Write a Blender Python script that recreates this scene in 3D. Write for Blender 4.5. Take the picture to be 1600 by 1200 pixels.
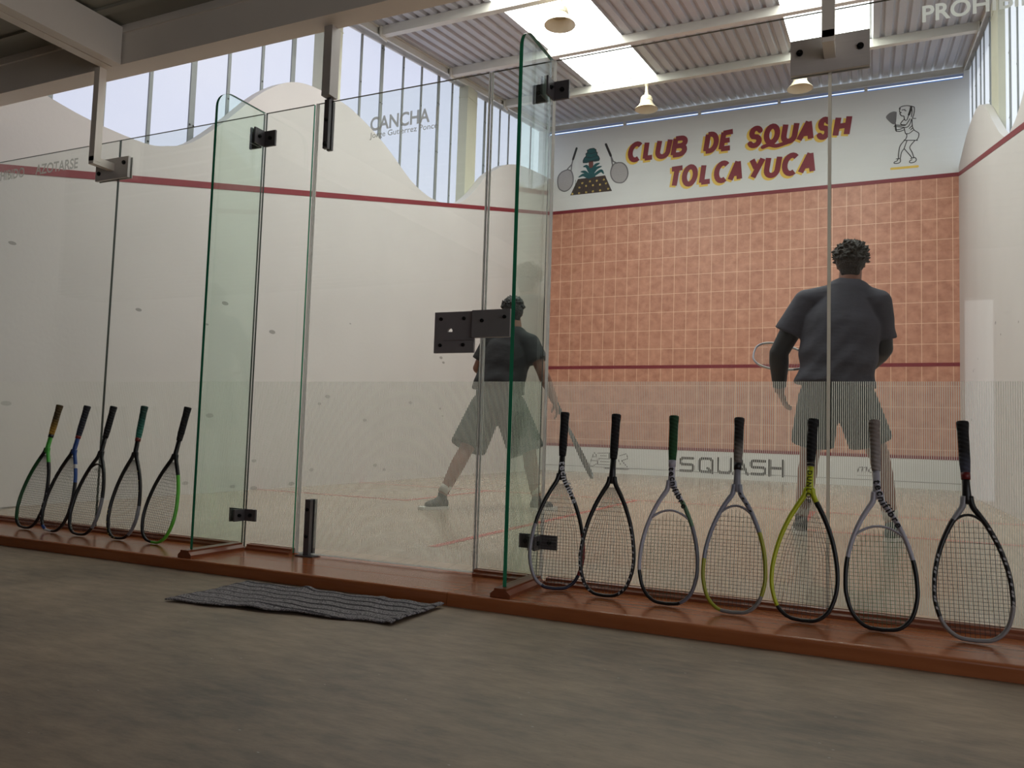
import bpy, bmesh, math, random
from mathutils import Vector, Matrix
R = math.radians
random.seed(7)
SC = bpy.context.scene
for o in list(bpy.data.objects):
    bpy.data.objects.remove(o, do_unlink=True)
COL = SC.collection

# ------------------------------------------------------------------ camera
cd = bpy.data.cameras.new('camera')
cd.sensor_width = 36.0
cd.lens = 1223.2 / 1600 * 36.0
cd.clip_start = 0.02
cam = bpy.data.objects.new('camera', cd)
COL.objects.link(cam)
yaw, pitch, roll = R(24.667), R(3.796), R(1.807)
f = Vector((-math.sin(yaw) * math.cos(pitch), math.cos(yaw) * math.cos(pitch), math.sin(pitch)))
r = Vector((math.cos(yaw), math.sin(yaw), 0))
u = r.cross(f)
r2 = r * math.cos(roll) + u * math.sin(roll)
u2 = -r * math.sin(roll) + u * math.cos(roll)
M = Matrix((r2, u2, -f)).transposed().to_4x4()
M.translation = Vector((5.2329, -3.1035, 0.5772))
cam.matrix_world = M
SC.camera = cam

# ------------------------------------------------------------------ world, sun, exposure
SC.view_settings.view_transform = 'Standard'
SC.view_settings.look = 'None'
SC.view_settings.exposure = 0.35
SC.view_settings.gamma = 1.0
SC.view_settings.use_curve_mapping = False
SC.cycles.use_denoising = True
SC.cycles.transparent_max_bounces = 40
SC.cycles.max_bounces = 12
SC.cycles.diffuse_bounces = 6
SC.cycles.caustics_reflective = False
SC.cycles.caustics_refractive = False
SC.cycles.sample_clamp_indirect = 8.0

wd = bpy.data.worlds.new('sky')
SC.world = wd
wd.use_nodes = True
nt = wd.node_tree
nt.nodes.clear()
tc = nt.nodes.new('ShaderNodeTexCoord')
nz = nt.nodes.new('ShaderNodeTexNoise')
nz.inputs['Scale'].default_value = 3.0
nz.inputs['Detail'].default_value = 4
cr = nt.nodes.new('ShaderNodeValToRGB')
cr.color_ramp.elements[0].position = 0.38
cr.color_ramp.elements[0].color = (0.84, 0.88, 0.98, 1)
cr.color_ramp.elements[1].position = 0.66
cr.color_ramp.elements[1].color = (1.0, 1.0, 1.0, 1)
bg = nt.nodes.new('ShaderNodeBackground')
bg.inputs['Strength'].default_value = 1.05
wo = nt.nodes.new('ShaderNodeOutputWorld')
nt.links.new(tc.outputs['Generated'], nz.inputs['Vector'])
nt.links.new(nz.outputs['Fac'], cr.inputs['Fac'])
nt.links.new(cr.outputs['Color'], bg.inputs['Color'])
nt.links.new(bg.outputs['Background'], wo.inputs['Surface'])

sl = bpy.data.lights.new('sun', 'SUN')
sl.energy = 2.2
sl.angle = R(0.6)
sl.color = (1.0, 0.96, 0.88)
so = bpy.data.objects.new('sun', sl)
COL.objects.link(so)
so.rotation_euler = Vector((0.62, 0.30, 0.72)).to_track_quat('Z', 'Y').to_euler()

# ------------------------------------------------------------------ materials
def lin(c):
    return tuple(((v / 255) / 12.92 if v / 255 <= .04045 else ((v / 255 + .055) / 1.055) ** 2.4) for v in c) + (1,)

def nodes(name):
    m = bpy.data.materials.new(name)
    m.use_nodes = True
    n = m.node_tree
    n.nodes.clear()
    out = n.nodes.new('ShaderNodeOutputMaterial')
    return m, n, out

def N(n, t, **kw):
    x = n.nodes.new(t)
    for k, v in kw.items():
        if k in x.inputs.keys():
            x.inputs[k].default_value = v
        else:
            setattr(x, k, v)
    return x

def math_(n, op, a, b=None, clamp=False):
    x = n.nodes.new('ShaderNodeMath')
    x.operation = op
    x.use_clamp = clamp
    for i, v in enumerate((a, b)):
        if v is None:
            continue
        if isinstance(v, (int, float)):
            x.inputs[i].default_value = v
        else:
            n.links.new(v, x.inputs[i])
    return x.outputs[0]

def mixc(n, fac, a, b):
    x = n.nodes.new('ShaderNodeMix')
    x.data_type = 'RGBA'
    for i, v in ((0, fac), (6, a), (7, b)):
        if isinstance(v, (tuple, list, float, int)):
            x.inputs[i].default_value = v
        else:
            n.links.new(v, x.inputs[i])
    return x.outputs[2]

def pbr(name, col, rough=0.6, metal=0.0, var=0.12, scale=6.0, bump=0.0, bscale=60.0, spec=0.5, stretch=(1, 1, 1), coat=0.0):
    """plain procedural surface: colour broken up by noise, optional fine bump"""
    m, n, out = nodes(name)
    b = N(n, 'ShaderNodeBsdfPrincipled')
    b.inputs['Roughness'].default_value = rough
    b.inputs['Metallic'].default_value = metal
    b.inputs['Specular IOR Level'].default_value = spec
    b.inputs['Coat Weight'].default_value = coat
    c = lin(col)
    t = N(n, 'ShaderNodeTexCoord')
    mp = N(n, 'ShaderNodeMapping')
    mp.inputs['Scale'].default_value = stretch
    n.links.new(t.outputs['Object'], mp.inputs['Vector'])
    z = N(n, 'ShaderNodeTexNoise', Scale=scale, Detail=5.0)
    n.links.new(mp.outputs[0], z.inputs['Vector'])
    lo = tuple(v * (1 - var) for v in c[:3]) + (1,)
    hi = tuple(min(1, v * (1 + var)) for v in c[:3]) + (1,)
    n.links.new(mixc(n, z.outputs['Fac'], lo, hi), b.inputs['Base Color'])
    if bump:
        z2 = N(n, 'ShaderNodeTexNoise', Scale=bscale, Detail=3.0)
        n.links.new(mp.outputs[0], z2.inputs['Vector'])
        bp = N(n, 'ShaderNodeBump', Strength=bump, Distance=0.01)
        n.links.new(z2.outputs['Fac'], bp.inputs['Height'])
        n.links.new(bp.outputs[0], b.inputs['Normal'])
    n.links.new(b.outputs[0], out.inputs[0])
    return m

def glass_mat(name, tint, extra=0.0):
    """thin clear sheet: straight transmission with a tint, mirror reflection by angle"""
    m, n, out = nodes(name)
    lw = N(n, 'ShaderNodeLayerWeight', Blend=0.5)
    p5 = math_(n, 'POWER', lw.outputs['Facing'], 5.0)
    fr = math_(n, 'MULTIPLY_ADD', p5, 0.95)
    fr.node.inputs[2].default_value = 0.035 + extra
    tr = N(n, 'ShaderNodeBsdfTransparent', Color=tint + (1,))
    gl = N(n, 'ShaderNodeBsdfGlossy', Roughness=0.0, Color=(1, 1, 1, 1))
    mx = N(n, 'ShaderNodeMixShader')
    n.links.new(fr, mx.inputs[0])
    n.links.new(tr.outputs[0], mx.inputs[1])
    n.links.new(gl.outputs[0], mx.inputs[2])
    n.links.new(mx.outputs[0], out.inputs[0])
    return m

def plaster_mat(name, col):
    m, n, out = nodes(name)
    b = N(n, 'ShaderNodeBsdfPrincipled', Roughness=0.75)
    b.inputs['Specular IOR Level'].default_value = 0.2
    t = N(n, 'ShaderNodeTexCoord')
    z = N(n, 'ShaderNodeTexNoise', Scale=1.3, Detail=6.0)
    n.links.new(t.outputs['Object'], z.inputs['Vector'])
    c = lin(col)
    base = mixc(n, z.outputs['Fac'], tuple(v * .93 for v in c[:3]) + (1,), tuple(min(1, v * 1.06) for v in c[:3]) + (1,))
    # dark smudges left by the ball: sparse elongated specks
    mp = N(n, 'ShaderNodeMapping')
    mp.inputs['Scale'].default_value = (2.2, 2.2, 5.0)
    mp.inputs['Rotation'].default_value = (0.5, 0.2, 0.1)
    n.links.new(t.outputs['Object'], mp.inputs['Vector'])
    v = N(n, 'ShaderNodeTexVoronoi', Scale=1.2)
    n.links.new(mp.outputs[0], v.inputs['Vector'])
    d = math_(n, 'LESS_THAN', v.outputs['Distance'], 0.115)
    rnd = N(n, 'ShaderNodeSeparateColor')
    n.links.new(v.outputs['Color'], rnd.inputs[0])
    pick = math_(n, 'LESS_THAN', rnd.outputs[0], 0.42)
    geo = N(n, 'ShaderNodeNewGeometry')
    sx = N(n, 'ShaderNodeSeparateXYZ')
    n.links.new(geo.outputs['Position'], sx.inputs[0])
    low = math_(n, 'LESS_THAN', sx.outputs['Z'], 2.2)
    k = math_(n, 'MULTIPLY', math_(n, 'MULTIPLY', d, pick), low)
    k = math_(n, 'MULTIPLY', k, 0.6)
    col2 = mixc(n, k, base, (0.12, 0.11, 0.10, 1))
    n.links.new(col2, b.inputs['Base Color'])
    z2 = N(n, 'ShaderNodeTexNoise', Scale=30.0, Detail=4.0)
    n.links.new(t.outputs['Object'], z2.inputs['Vector'])
    bp = N(n, 'ShaderNodeBump', Strength=0.12, Distance=0.01)
    n.links.new(z2.outputs['Fac'], bp.inputs['Height'])
    n.links.new(bp.outputs[0], b.inputs['Normal'])
    n.links.new(b.outputs[0], out.inputs[0])
    return m

def tile_mat():
    m, n, out = nodes('terracotta_tile')
    b = N(n, 'ShaderNodeBsdfPrincipled', Roughness=0.42)
    geo = N(n, 'ShaderNodeNewGeometry')
    sx = N(n, 'ShaderNodeSeparateXYZ')
    n.links.new(geo.outputs['Position'], sx.inputs[0])
    cx = N(n, 'ShaderNodeCombineXYZ')
    n.links.new(math_(n, 'ADD', sx.outputs['X'], 10 * 0.2034 - 0.0136), cx.inputs[0])
    n.links.new(math_(n, 'ADD', sx.outputs['Z'], 20 * 0.308 - 4.570), cx.inputs[1])
    br = N(n, 'ShaderNodeTexBrick')
    br.offset = 0.0
    br.squash = 1.0
    br.inputs['Scale'].default_value = 1.0
    br.inputs['Brick Width'].default_value = 0.2034
    br.inputs['Row Height'].default_value = 0.308
    br.inputs['Mortar Size'].default_value = 0.0038
    br.inputs['Mortar Smooth'].default_value = 0.1
    br.inputs['Bias'].default_value = 0.0
    br.inputs['Color1'].default_value = (0.30, 0.30, 0.30, 1)
    br.inputs['Color2'].default_value = (0.70, 0.70, 0.70, 1)
    n.links.new(cx.outputs[0], br.inputs['Vector'])
    z = N(n, 'ShaderNodeTexNoise', Scale=7.0, Detail=6.0, Roughness=0.65)
    n.links.new(cx.outputs[0], z.inputs['Vector'])
    ft = math_(n, 'ADD', math_(n, 'MULTIPLY', br.outputs['Color'], 0.35), math_(n, 'MULTIPLY_ADD', z.outputs['Fac'], 2.0), True)
    ft.node.inputs[1].links[0].from_node.inputs[2].default_value = -0.67
    c = mixc(n, ft, lin((164, 106, 84)), lin((208, 152, 127)))
    c = mixc(n, br.outputs['Fac'], c, lin((236, 198, 170)))
    n.links.new(c, b.inputs['Base Color'])
    n.links.new(b.outputs[0], out.inputs[0])
    return m

def wood_mat(name, c1, c2, rough, axis='x', plank=0.0):
    m, n, out = nodes(name)
    b = N(n, 'ShaderNodeBsdfPrincipled', Roughness=rough)
    geo = N(n, 'ShaderNodeNewGeometry')
    mp = N(n, 'ShaderNodeMapping')
    mp.inputs['Scale'].default_value = (1.2, 16, 16) if axis == 'x' else (16, 1.2, 16)
    n.links.new(geo.outputs['Position'], mp.inputs['Vector'])
    z = N(n, 'ShaderNodeTexNoise', Scale=2.0, Detail=7.0, Roughness=0.6)
    n.links.new(mp.outputs[0], z.inputs['Vector'])
    z2 = N(n, 'ShaderNodeTexNoise', Scale=1.1, Detail=3.0)
    n.links.new(geo.outputs['Position'], z2.inputs['Vector'])
    k = math_(n, 'MULTIPLY_ADD', z.outputs['Fac'], 0.9, True)
    k.node.inputs[2].default_value = -0.1
    c = mixc(n, k, lin(c1), lin(c2))
    c = mixc(n, math_(n, 'MULTIPLY', z2.outputs['Fac'], 0.35), c, lin(c1))
    if plank:
        sx = N(n, 'ShaderNodeSeparateXYZ')
        n.links.new(geo.outputs['Position'], sx.inputs[0])
        cx = N(n, 'ShaderNodeCombineXYZ')
        n.links.new(math_(n, 'ADD', sx.outputs['Y'], 30), cx.inputs[0])
        n.links.new(math_(n, 'ADD', sx.outputs['X'], 30), cx.inputs[1])
        br = N(n, 'ShaderNodeTexBrick')
        br.offset = 0.37
        br.inputs['Scale'].default_value = 1.0
        br.inputs['Brick Width'].default_value = 1.9
        br.inputs['Row Height'].default_value = plank
        br.inputs['Mortar Size'].default_value = 0.0012
        br.inputs['Color1'].default_value = (0.93, 0.92, 0.9, 1)
        br.inputs['Color2'].default_value = (1.05, 1.05, 1.05, 1)
        br.inputs['Mortar'].default_value = (0.55, 0.5, 0.45, 1)
        n.links.new(cx.outputs[0], br.inputs['Vector'])
        x = n.nodes.new('ShaderNodeMix')
        x.data_type = 'RGBA'
        x.blend_type = 'MULTIPLY'
        x.inputs[0].default_value = 1.0
        n.links.new(c, x.inputs[6])
        n.links.new(br.outputs['Color'], x.inputs[7])
        c = x.outputs[2]
    n.links.new(c, b.inputs['Base Color'])
    n.links.new(b.outputs[0], out.inputs[0])
    return m

def concrete_mat():
    m, n, out = nodes('polished_concrete')
    b = N(n, 'ShaderNodeBsdfPrincipled', Roughness=0.55)
    t = N(n, 'ShaderNodeNewGeometry')
    z = N(n, 'ShaderNodeTexNoise', Scale=1.6, Detail=8.0, Roughness=0.62)
    n.links.new(t.outputs['Position'], z.inputs['Vector'])
    mp = N(n, 'ShaderNodeMapping')
    mp.inputs['Scale'].default_value = (3, 9, 1)
    mp.inputs['Rotation'].default_value = (0, 0, 0.5)
    n.links.new(t.outputs['Position'], mp.inputs['Vector'])
    z3 = N(n, 'ShaderNodeTexNoise', Scale=2.5, Detail=6.0, Roughness=0.7)
    n.links.new(mp.outputs[0], z3.inputs['Vector'])
    k = math_(n, 'ADD', math_(n, 'MULTIPLY', z.outputs['Fac'], 0.7), math_(n, 'MULTIPLY', z3.outputs['Fac'], 0.5))
    cr_ = N(n, 'ShaderNodeValToRGB')
    cr_.color_ramp.elements[0].position = 0.42
    cr_.color_ramp.elements[0].color = lin((84, 70, 57))
    cr_.color_ramp.elements[1].position = 0.80
    cr_.color_ramp.elements[1].color = lin((152, 130, 109))
    n.links.new(k, cr_.inputs[0])
    # paint flecks and small dark pits
    v = N(n, 'ShaderNodeTexVoronoi', Scale=5.0)
    n.links.new(mp.outputs[0], v.inputs['Vector'])
    sp = N(n, 'ShaderNodeSeparateColor')
    n.links.new(v.outputs['Color'], sp.inputs[0])
    wh = math_(n, 'MULTIPLY', math_(n, 'LESS_THAN', v.outputs['Distance'], 0.055), math_(n, 'GREATER_THAN', sp.outputs[0], 0.8))
    dk = math_(n, 'MULTIPLY', math_(n, 'LESS_THAN', v.outputs['Distance'], 0.06), math_(n, 'LESS_THAN', sp.outputs[0], 0.25))
    c = mixc(n, math_(n, 'MULTIPLY', wh, 0.6), cr_.outputs[0], lin((200, 196, 188)))
    c = mixc(n, math_(n, 'MULTIPLY', dk, 0.6), c, lin((60, 55, 50)))
    n.links.new(c, b.inputs['Base Color'])
    rg = math_(n, 'MULTIPLY_ADD', z.outputs['Fac'], 0.3)
    rg.node.inputs[2].default_value = 0.38
    n.links.new(rg, b.inputs['Roughness'])
    bp = N(n, 'ShaderNodeBump', Strength=0.1, Distance=0.01)
    n.links.new(z3.outputs['Fac'], bp.inputs['Height'])
    n.links.new(bp.outputs[0], b.inputs['Normal'])
    n.links.new(b.outputs[0], out.inputs[0])
    return m

def stripe_film_mat():
    """clear film printed with fine vertical frosted lines, 7 mm pitch"""
    m, n, out = nodes('frosted_stripes')
    geo = N(n, 'ShaderNodeNewGeometry')
    sx = N(n, 'ShaderNodeSeparateXYZ')
    n.links.new(geo.outputs['Position'], sx.inputs[0])
    fr = math_(n, 'FRACT', math_(n, 'MULTIPLY', sx.outputs['X'], 1 / 0.007))
    on = math_(n, 'LESS_THAN', fr, 0.46)
    on = math_(n, 'MULTIPLY', on, 0.82)
    tl = N(n, 'ShaderNodeBsdfTranslucent', Color=(0.64, 0.64, 0.60, 1))
    df = N(n, 'ShaderNodeBsdfDiffuse', Color=(0.6, 0.6, 0.57, 1))
    fm = N(n, 'ShaderNodeMixShader', Fac=0.25)
    n.links.new(tl.outputs[0], fm.inputs[1])
    n.links.new(df.outputs[0], fm.inputs[2])
    tr = N(n, 'ShaderNodeBsdfTransparent', Color=(1, 1, 1, 1))
    mx = N(n, 'ShaderNodeMixShader')
    n.links.new(on, mx.inputs[0])
    n.links.new(tr.outputs[0], mx.inputs[1])
    n.links.new(fm.outputs[0], mx.inputs[2])
    n.links.new(mx.outputs[0], out.inputs[0])
    return m

def vinyl_mat(name, col, op):
    m, n, out = nodes(name)
    tl = N(n, 'ShaderNodeBsdfTranslucent', Color=col + (1,))
    df = N(n, 'ShaderNodeBsdfDiffuse', Color=col + (1,))
    fm = N(n, 'ShaderNodeMixShader', Fac=0.25)
    n.links.new(tl.outputs[0], fm.inputs[1])
    n.links.new(df.outputs[0], fm.inputs[2])
    tr = N(n, 'ShaderNodeBsdfTransparent')
    mx = N(n, 'ShaderNodeMixShader', Fac=op)
    n.links.new(tr.outputs[0], mx.inputs[1])
    n.links.new(fm.outputs[0], mx.inputs[2])
    n.links.new(mx.outputs[0], out.inputs[0])
    return m

def sheet_mat(name, clear, ccol, tcol):
    """translucent plastic glazing: part clear, part milky"""
    m, n, out = nodes(name)
    tl = N(n, 'ShaderNodeBsdfTranslucent', Color=tcol + (1,))
    df = N(n, 'ShaderNodeBsdfDiffuse', Color=(0.7, 0.7, 0.72, 1))
    fm = N(n, 'ShaderNodeMixShader', Fac=0.25)
    n.links.new(tl.outputs[0], fm.inputs[1])
    n.links.new(df.outputs[0], fm.inputs[2])
    tr = N(n, 'ShaderNodeBsdfTransparent', Color=ccol + (1,))
    mx = N(n, 'ShaderNodeMixShader', Fac=1 - clear)
    n.links.new(tr.outputs[0], mx.inputs[1])
    n.links.new(fm.outputs[0], mx.inputs[2])
    n.links.new(mx.outputs[0], out.inputs[0])
    return m

def skylight_mat():
    """roof sheet of fibreglass lit through by the sky: a lit window"""
    m, n, out = nodes('daylit_fibreglass')
    t = N(n, 'ShaderNodeTexCoord')
    z = N(n, 'ShaderNodeTexNoise', Scale=5.0, Detail=3.0)
    n.links.new(t.outputs['Object'], z.inputs['Vector'])
    c = mixc(n, z.outputs['Fac'], (0.96, 1.0, 0.93, 1), (1.0, 1.0, 0.97, 1))
    e = N(n, 'ShaderNodeEmission', Strength=SKY_POWER)
    n.links.new(c, e.inputs['Color'])
    tl = N(n, 'ShaderNodeBsdfTranslucent', Color=(0.5, 0.52, 0.45, 1))
    ad = N(n, 'ShaderNodeAddShader')
    n.links.new(e.outputs[0], ad.inputs[0])
    n.links.new(tl.outputs[0], ad.inputs[1])
    n.links.new(ad.outputs[0], out.inputs[0])
    return m

def rug_mat():
    m, n, out = nodes('woven_rag')
    b = N(n, 'ShaderNodeBsdfPrincipled', Roughness=0.95)
    b.inputs['Specular IOR Level'].default_value = 0.1
    t = N(n, 'ShaderNodeTexCoord')
    sx = N(n, 'ShaderNodeSeparateXYZ')
    n.links.new(t.outputs['Object'], sx.inputs[0])
    z = N(n, 'ShaderNodeTexNoise', Scale=3.0, Detail=2.0)
    n.links.new(t.outputs['Object'], z.inputs['Vector'])
    yy = math_(n, 'ADD', sx.outputs['Y'], math_(n, 'MULTIPLY', z.outputs['Fac'], 0.02))
    fr = math_(n, 'FRACT', math_(n, 'MULTIPLY', yy, 1 / 0.062))
    dark = math_(n, 'LESS_THAN', fr, 0.2)
    z2 = N(n, 'ShaderNodeTexNoise', Scale=220.0, Detail=2.0)
    n.links.new(t.outputs['Object'], z2.inputs['Vector'])
    g = mixc(n, math_(n, 'GREATER_THAN', z2.outputs['Fac'], 0.5), lin((86, 82, 84)), lin((150, 143, 146)))
    c = mixc(n, math_(n, 'MULTIPLY', dark, 0.85), g, lin((38, 34, 40)))
    n.links.new(c, b.inputs['Base Color'])
    bp = N(n, 'ShaderNodeBump', Strength=0.6, Distance=0.004)
    n.links.new(z2.outputs['Fac'], bp.inputs['Height'])
    n.links.new(bp.outputs[0], b.inputs['Normal'])
    n.links.new(b.outputs[0], out.inputs[0])
    return m

def grip_mat(name, c1, c2=None, z0=0.0, z1=1.0):
    """wrapped grip tape: spiral ridges; optional second colour towards the top of the handle"""
    m, n, out = nodes(name)
    b = N(n, 'ShaderNodeBsdfPrincipled', Roughness=0.8)
    t = N(n, 'ShaderNodeTexCoord')
    sx = N(n, 'ShaderNodeSeparateXYZ')
    n.links.new(t.outputs['Object'], sx.inputs[0])
    nzz = N(n, 'ShaderNodeTexNoise', Scale=60.0, Detail=3.0)
    n.links.new(t.outputs['Object'], nzz.inputs['Vector'])
    k = N(n, 'ShaderNodeMapRange')
    k.inputs[1].default_value = z0
    k.inputs[2].default_value = z1
    n.links.new(sx.outputs['Z'], k.inputs[0])
    base = mixc(n, k.outputs[0], lin(c1), lin(c2 or c1))
    dk = N(n, 'ShaderNodeMix')
    dk.data_type = 'RGBA'
    dk.blend_type = 'MULTIPLY'
    n.links.new(math_(n, 'MULTIPLY', nzz.outputs['Fac'], 0.5), dk.inputs[0])
    n.links.new(base, dk.inputs[6])
    dk.inputs[7].default_value = (0.4, 0.4, 0.4, 1)
    n.links.new(dk.outputs[2], b.inputs['Base Color'])
    ph = math_(n, 'ADD', math_(n, 'MULTIPLY', sx.outputs['Z'], 420.0), math_(n, 'MULTIPLY', sx.outputs['X'], 160.0))
    bp = N(n, 'ShaderNodeBump', Strength=0.5, Distance=0.003)
    n.links.new(math_(n, 'SINE', ph), bp.inputs['Height'])
    n.links.new(bp.outputs[0], b.inputs['Normal'])
    n.links.new(b.outputs[0], out.inputs[0])
    return m

SKY_POWER = 5.5
MAT = {}
MAT['plaster'] = plaster_mat('cream_plaster', (199, 194, 193))
MAT['white_paint'] = pbr('white_paint', (216, 217, 216), 0.7, var=.05, scale=2, bump=.08, bscale=25)
MAT['tile'] = tile_mat()
MAT['red_paint'] = pbr('court_red_paint', (122, 30, 42), 0.5, var=.15, scale=3)
MAT['court_wood'] = wood_mat('maple_floor', (160, 141, 124), (186, 168, 150), 0.22, 'y', 0.09)
MAT['floor_red'] = pbr('floor_red_paint', (176, 74, 66), 0.3)
MAT['concrete'] = concrete_mat()
MAT['step_wood'] = wood_mat('varnished_wood', (134, 73, 40), (192, 118, 72), 0.2, 'x')
MAT['trim_wood'] = wood_mat('dark_trim_wood', (128, 70, 44), (170, 100, 64), 0.35, 'x')
MAT['fin_wood'] = wood_mat('fin_trim_wood', (110, 56, 32), (150, 82, 50), 0.3, 'y')
MAT['glass'] = glass_mat('clear_glass', (0.965, 0.985, 0.972))
MAT['fin_glass'] = glass_mat('greenish_glass', (0.90, 0.965, 0.925), 0.0)
MAT['edge_green'] = pbr('glass_edge_green', (40, 132, 96), 0.15, var=.35, scale=2.5)
MAT['edge_dark'] = pbr('glass_edge_dark', (58, 66, 60), 0.25)
MAT['edge_pale'] = vinyl_mat('glass_edge_pale', (0.96, 0.94, 0.92), 0.95)
MAT['film'] = stripe_film_mat()
MAT['vinyl_grey'] = vinyl_mat('grey_vinyl', (0.36, 0.36, 0.34), 0.82)
MAT['vinyl_pale'] = vinyl_mat('pale_vinyl', (0.88, 0.92, 0.90), 0.92)
MAT['silicone'] = vinyl_mat('clear_silicone', (0.86, 0.83, 0.76), 0.96)
MAT['steel_white'] = pbr('white_painted_steel', (205, 202, 194), 0.45, var=.08, scale=4)
MAT['steel_cream'] = pbr('cream_painted_steel', (192, 190, 172), 0.5, var=.08, scale=3)
MAT['steel_grey'] = pbr('grey_painted_steel', (176, 170, 164), 0.45, var=.08, scale=4, bump=.03)
MAT['steel_porch'] = pbr('porch_painted_steel', (226, 218, 207), 0.5, var=.06, scale=4)
MAT['hardware'] = pbr('dark_anodised_metal', (130, 123, 127), 0.45, metal=.0, var=.08, scale=20)
MAT['hardware_dark'] = pbr('black_anodised_metal', (82, 78, 80), 0.4, var=.08, scale=20)
MAT['plate'] = pbr('brushed_grey_plate', (196, 190, 186), 0.45, metal=.1, var=.08, scale=8, stretch=(1, 1, 12))
MAT['bolt'] = pbr('black_bolt', (24, 23, 24), 0.4, metal=.5)
MAT['deck'] = pbr('galvanised_roof_sheet', (184, 184, 188), 0.5, metal=.15, var=.12, scale=1.5)
MAT['porch_deck'] = pbr('porch_roof_sheet', (150, 148, 136), 0.6, var=.15, scale=3)
MAT['sheet_l'] = sheet_mat('clear_corrugated_glazing', 0.80, (0.80, 0.81, 0.86), (0.75, 0.77, 0.82))
MAT['sheet_r'] = sheet_mat('milky_corrugated_glazing', 0.0, (0.8, 0.8, 0.84), (0.86, 0.88, 0.93))
MAT['batten'] = pbr('grey_seam', (132, 136, 136), 0.5)
MAT['skylight'] = skylight_mat()
MAT['lamp_cream'] = pbr('cream_lamp_enamel', (226, 214, 188), 0.4, var=.06)
MAT['blue_flash'] = vinyl_mat('blue_flashing', (0.10, 0.42, 0.90), 0.92)
MAT['rug'] = rug_mat()
MAT['ink'] = pbr('black_paint', (42, 40, 42), 0.6)
MAT['ink_grey'] = pbr('grey_paint', (112, 110, 112), 0.6)
MAT['wash_grey'] = pbr('pale_grey_paint', (168, 164, 164), 0.6, scale=40, var=.25, stretch=(1, 1, 4))
MAT['sign_red'] = pbr('sign_red_paint', (124, 30, 46), 0.5, var=.2, scale=3)
MAT['sign_yellow'] = pbr('sign_yellow_paint', (226, 190, 84), 0.5)
MAT['teal'] = pbr('teal_paint', (28, 84, 88), 0.6, var=.35, scale=14)
MAT['earth'] = pbr('brown_paint', (66, 50, 42), 0.6, var=.3, scale=12)
MAT['trunk'] = pbr('trunk_brown_paint', (112, 66, 60), 0.6)
MAT['dot'] = pbr('ochre_paint', (196, 170, 92), 0.6)
MAT['skin'] = pbr('skin', (132, 88, 70), 0.55, var=.1, scale=12)
MAT['skin2'] = pbr('skin_tan', (138, 94, 76), 0.55, var=.1, scale=12)
MAT['hair'] = pbr('black_hair', (24, 21, 20), 0.6, var=.3, scale=60, bump=.9, bscale=130)
MAT['hair2'] = pbr('dark_brown_hair', (42, 34, 28), 0.6, var=.35, scale=60, bump=.9, bscale=110)
MAT['shirt_black'] = pbr('black_jersey', (32, 31, 35), 0.85, var=.2, scale=5, bump=.5, bscale=9, stretch=(1, 1, 2.4))
MAT['shirt_navy'] = pbr('charcoal_navy_jersey', (56, 55, 66), 0.8, var=.18, scale=5, bump=.5, bscale=9, stretch=(1, 1, 2.4))
MAT['shorts'] = pbr('dark_green_shorts', (34, 48, 46), 0.85, var=.2, scale=6, bump=.4, bscale=10)
MAT['shorts2'] = pbr('dark_shorts', (30, 42, 42), 0.85, var=.2, scale=6, bump=.4, bscale=10)
MAT['sleeve'] = pbr('black_compression_sleeve', (18, 18, 20), 0.55)
MAT['shoe'] = pbr('black_shoe', (30, 30, 32), 0.6)
MAT['shoe_teal'] = pbr('dark_teal_shoe', (22, 52, 50), 0.6)
MAT['white'] = pbr('white_rubber', (210, 208, 204), 0.6)
MAT['sock'] = pbr('white_sock', (186, 182, 174), 0.9)

def colmat(c, rough=0.35):
    k = 'frame_%d_%d_%d' % c
    if k not in MAT:
        MAT[k] = pbr(k, c, rough, var=.06, scale=20)
    return MAT[k]

# ------------------------------------------------------------------ mesh helpers
ORG = {}

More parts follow.
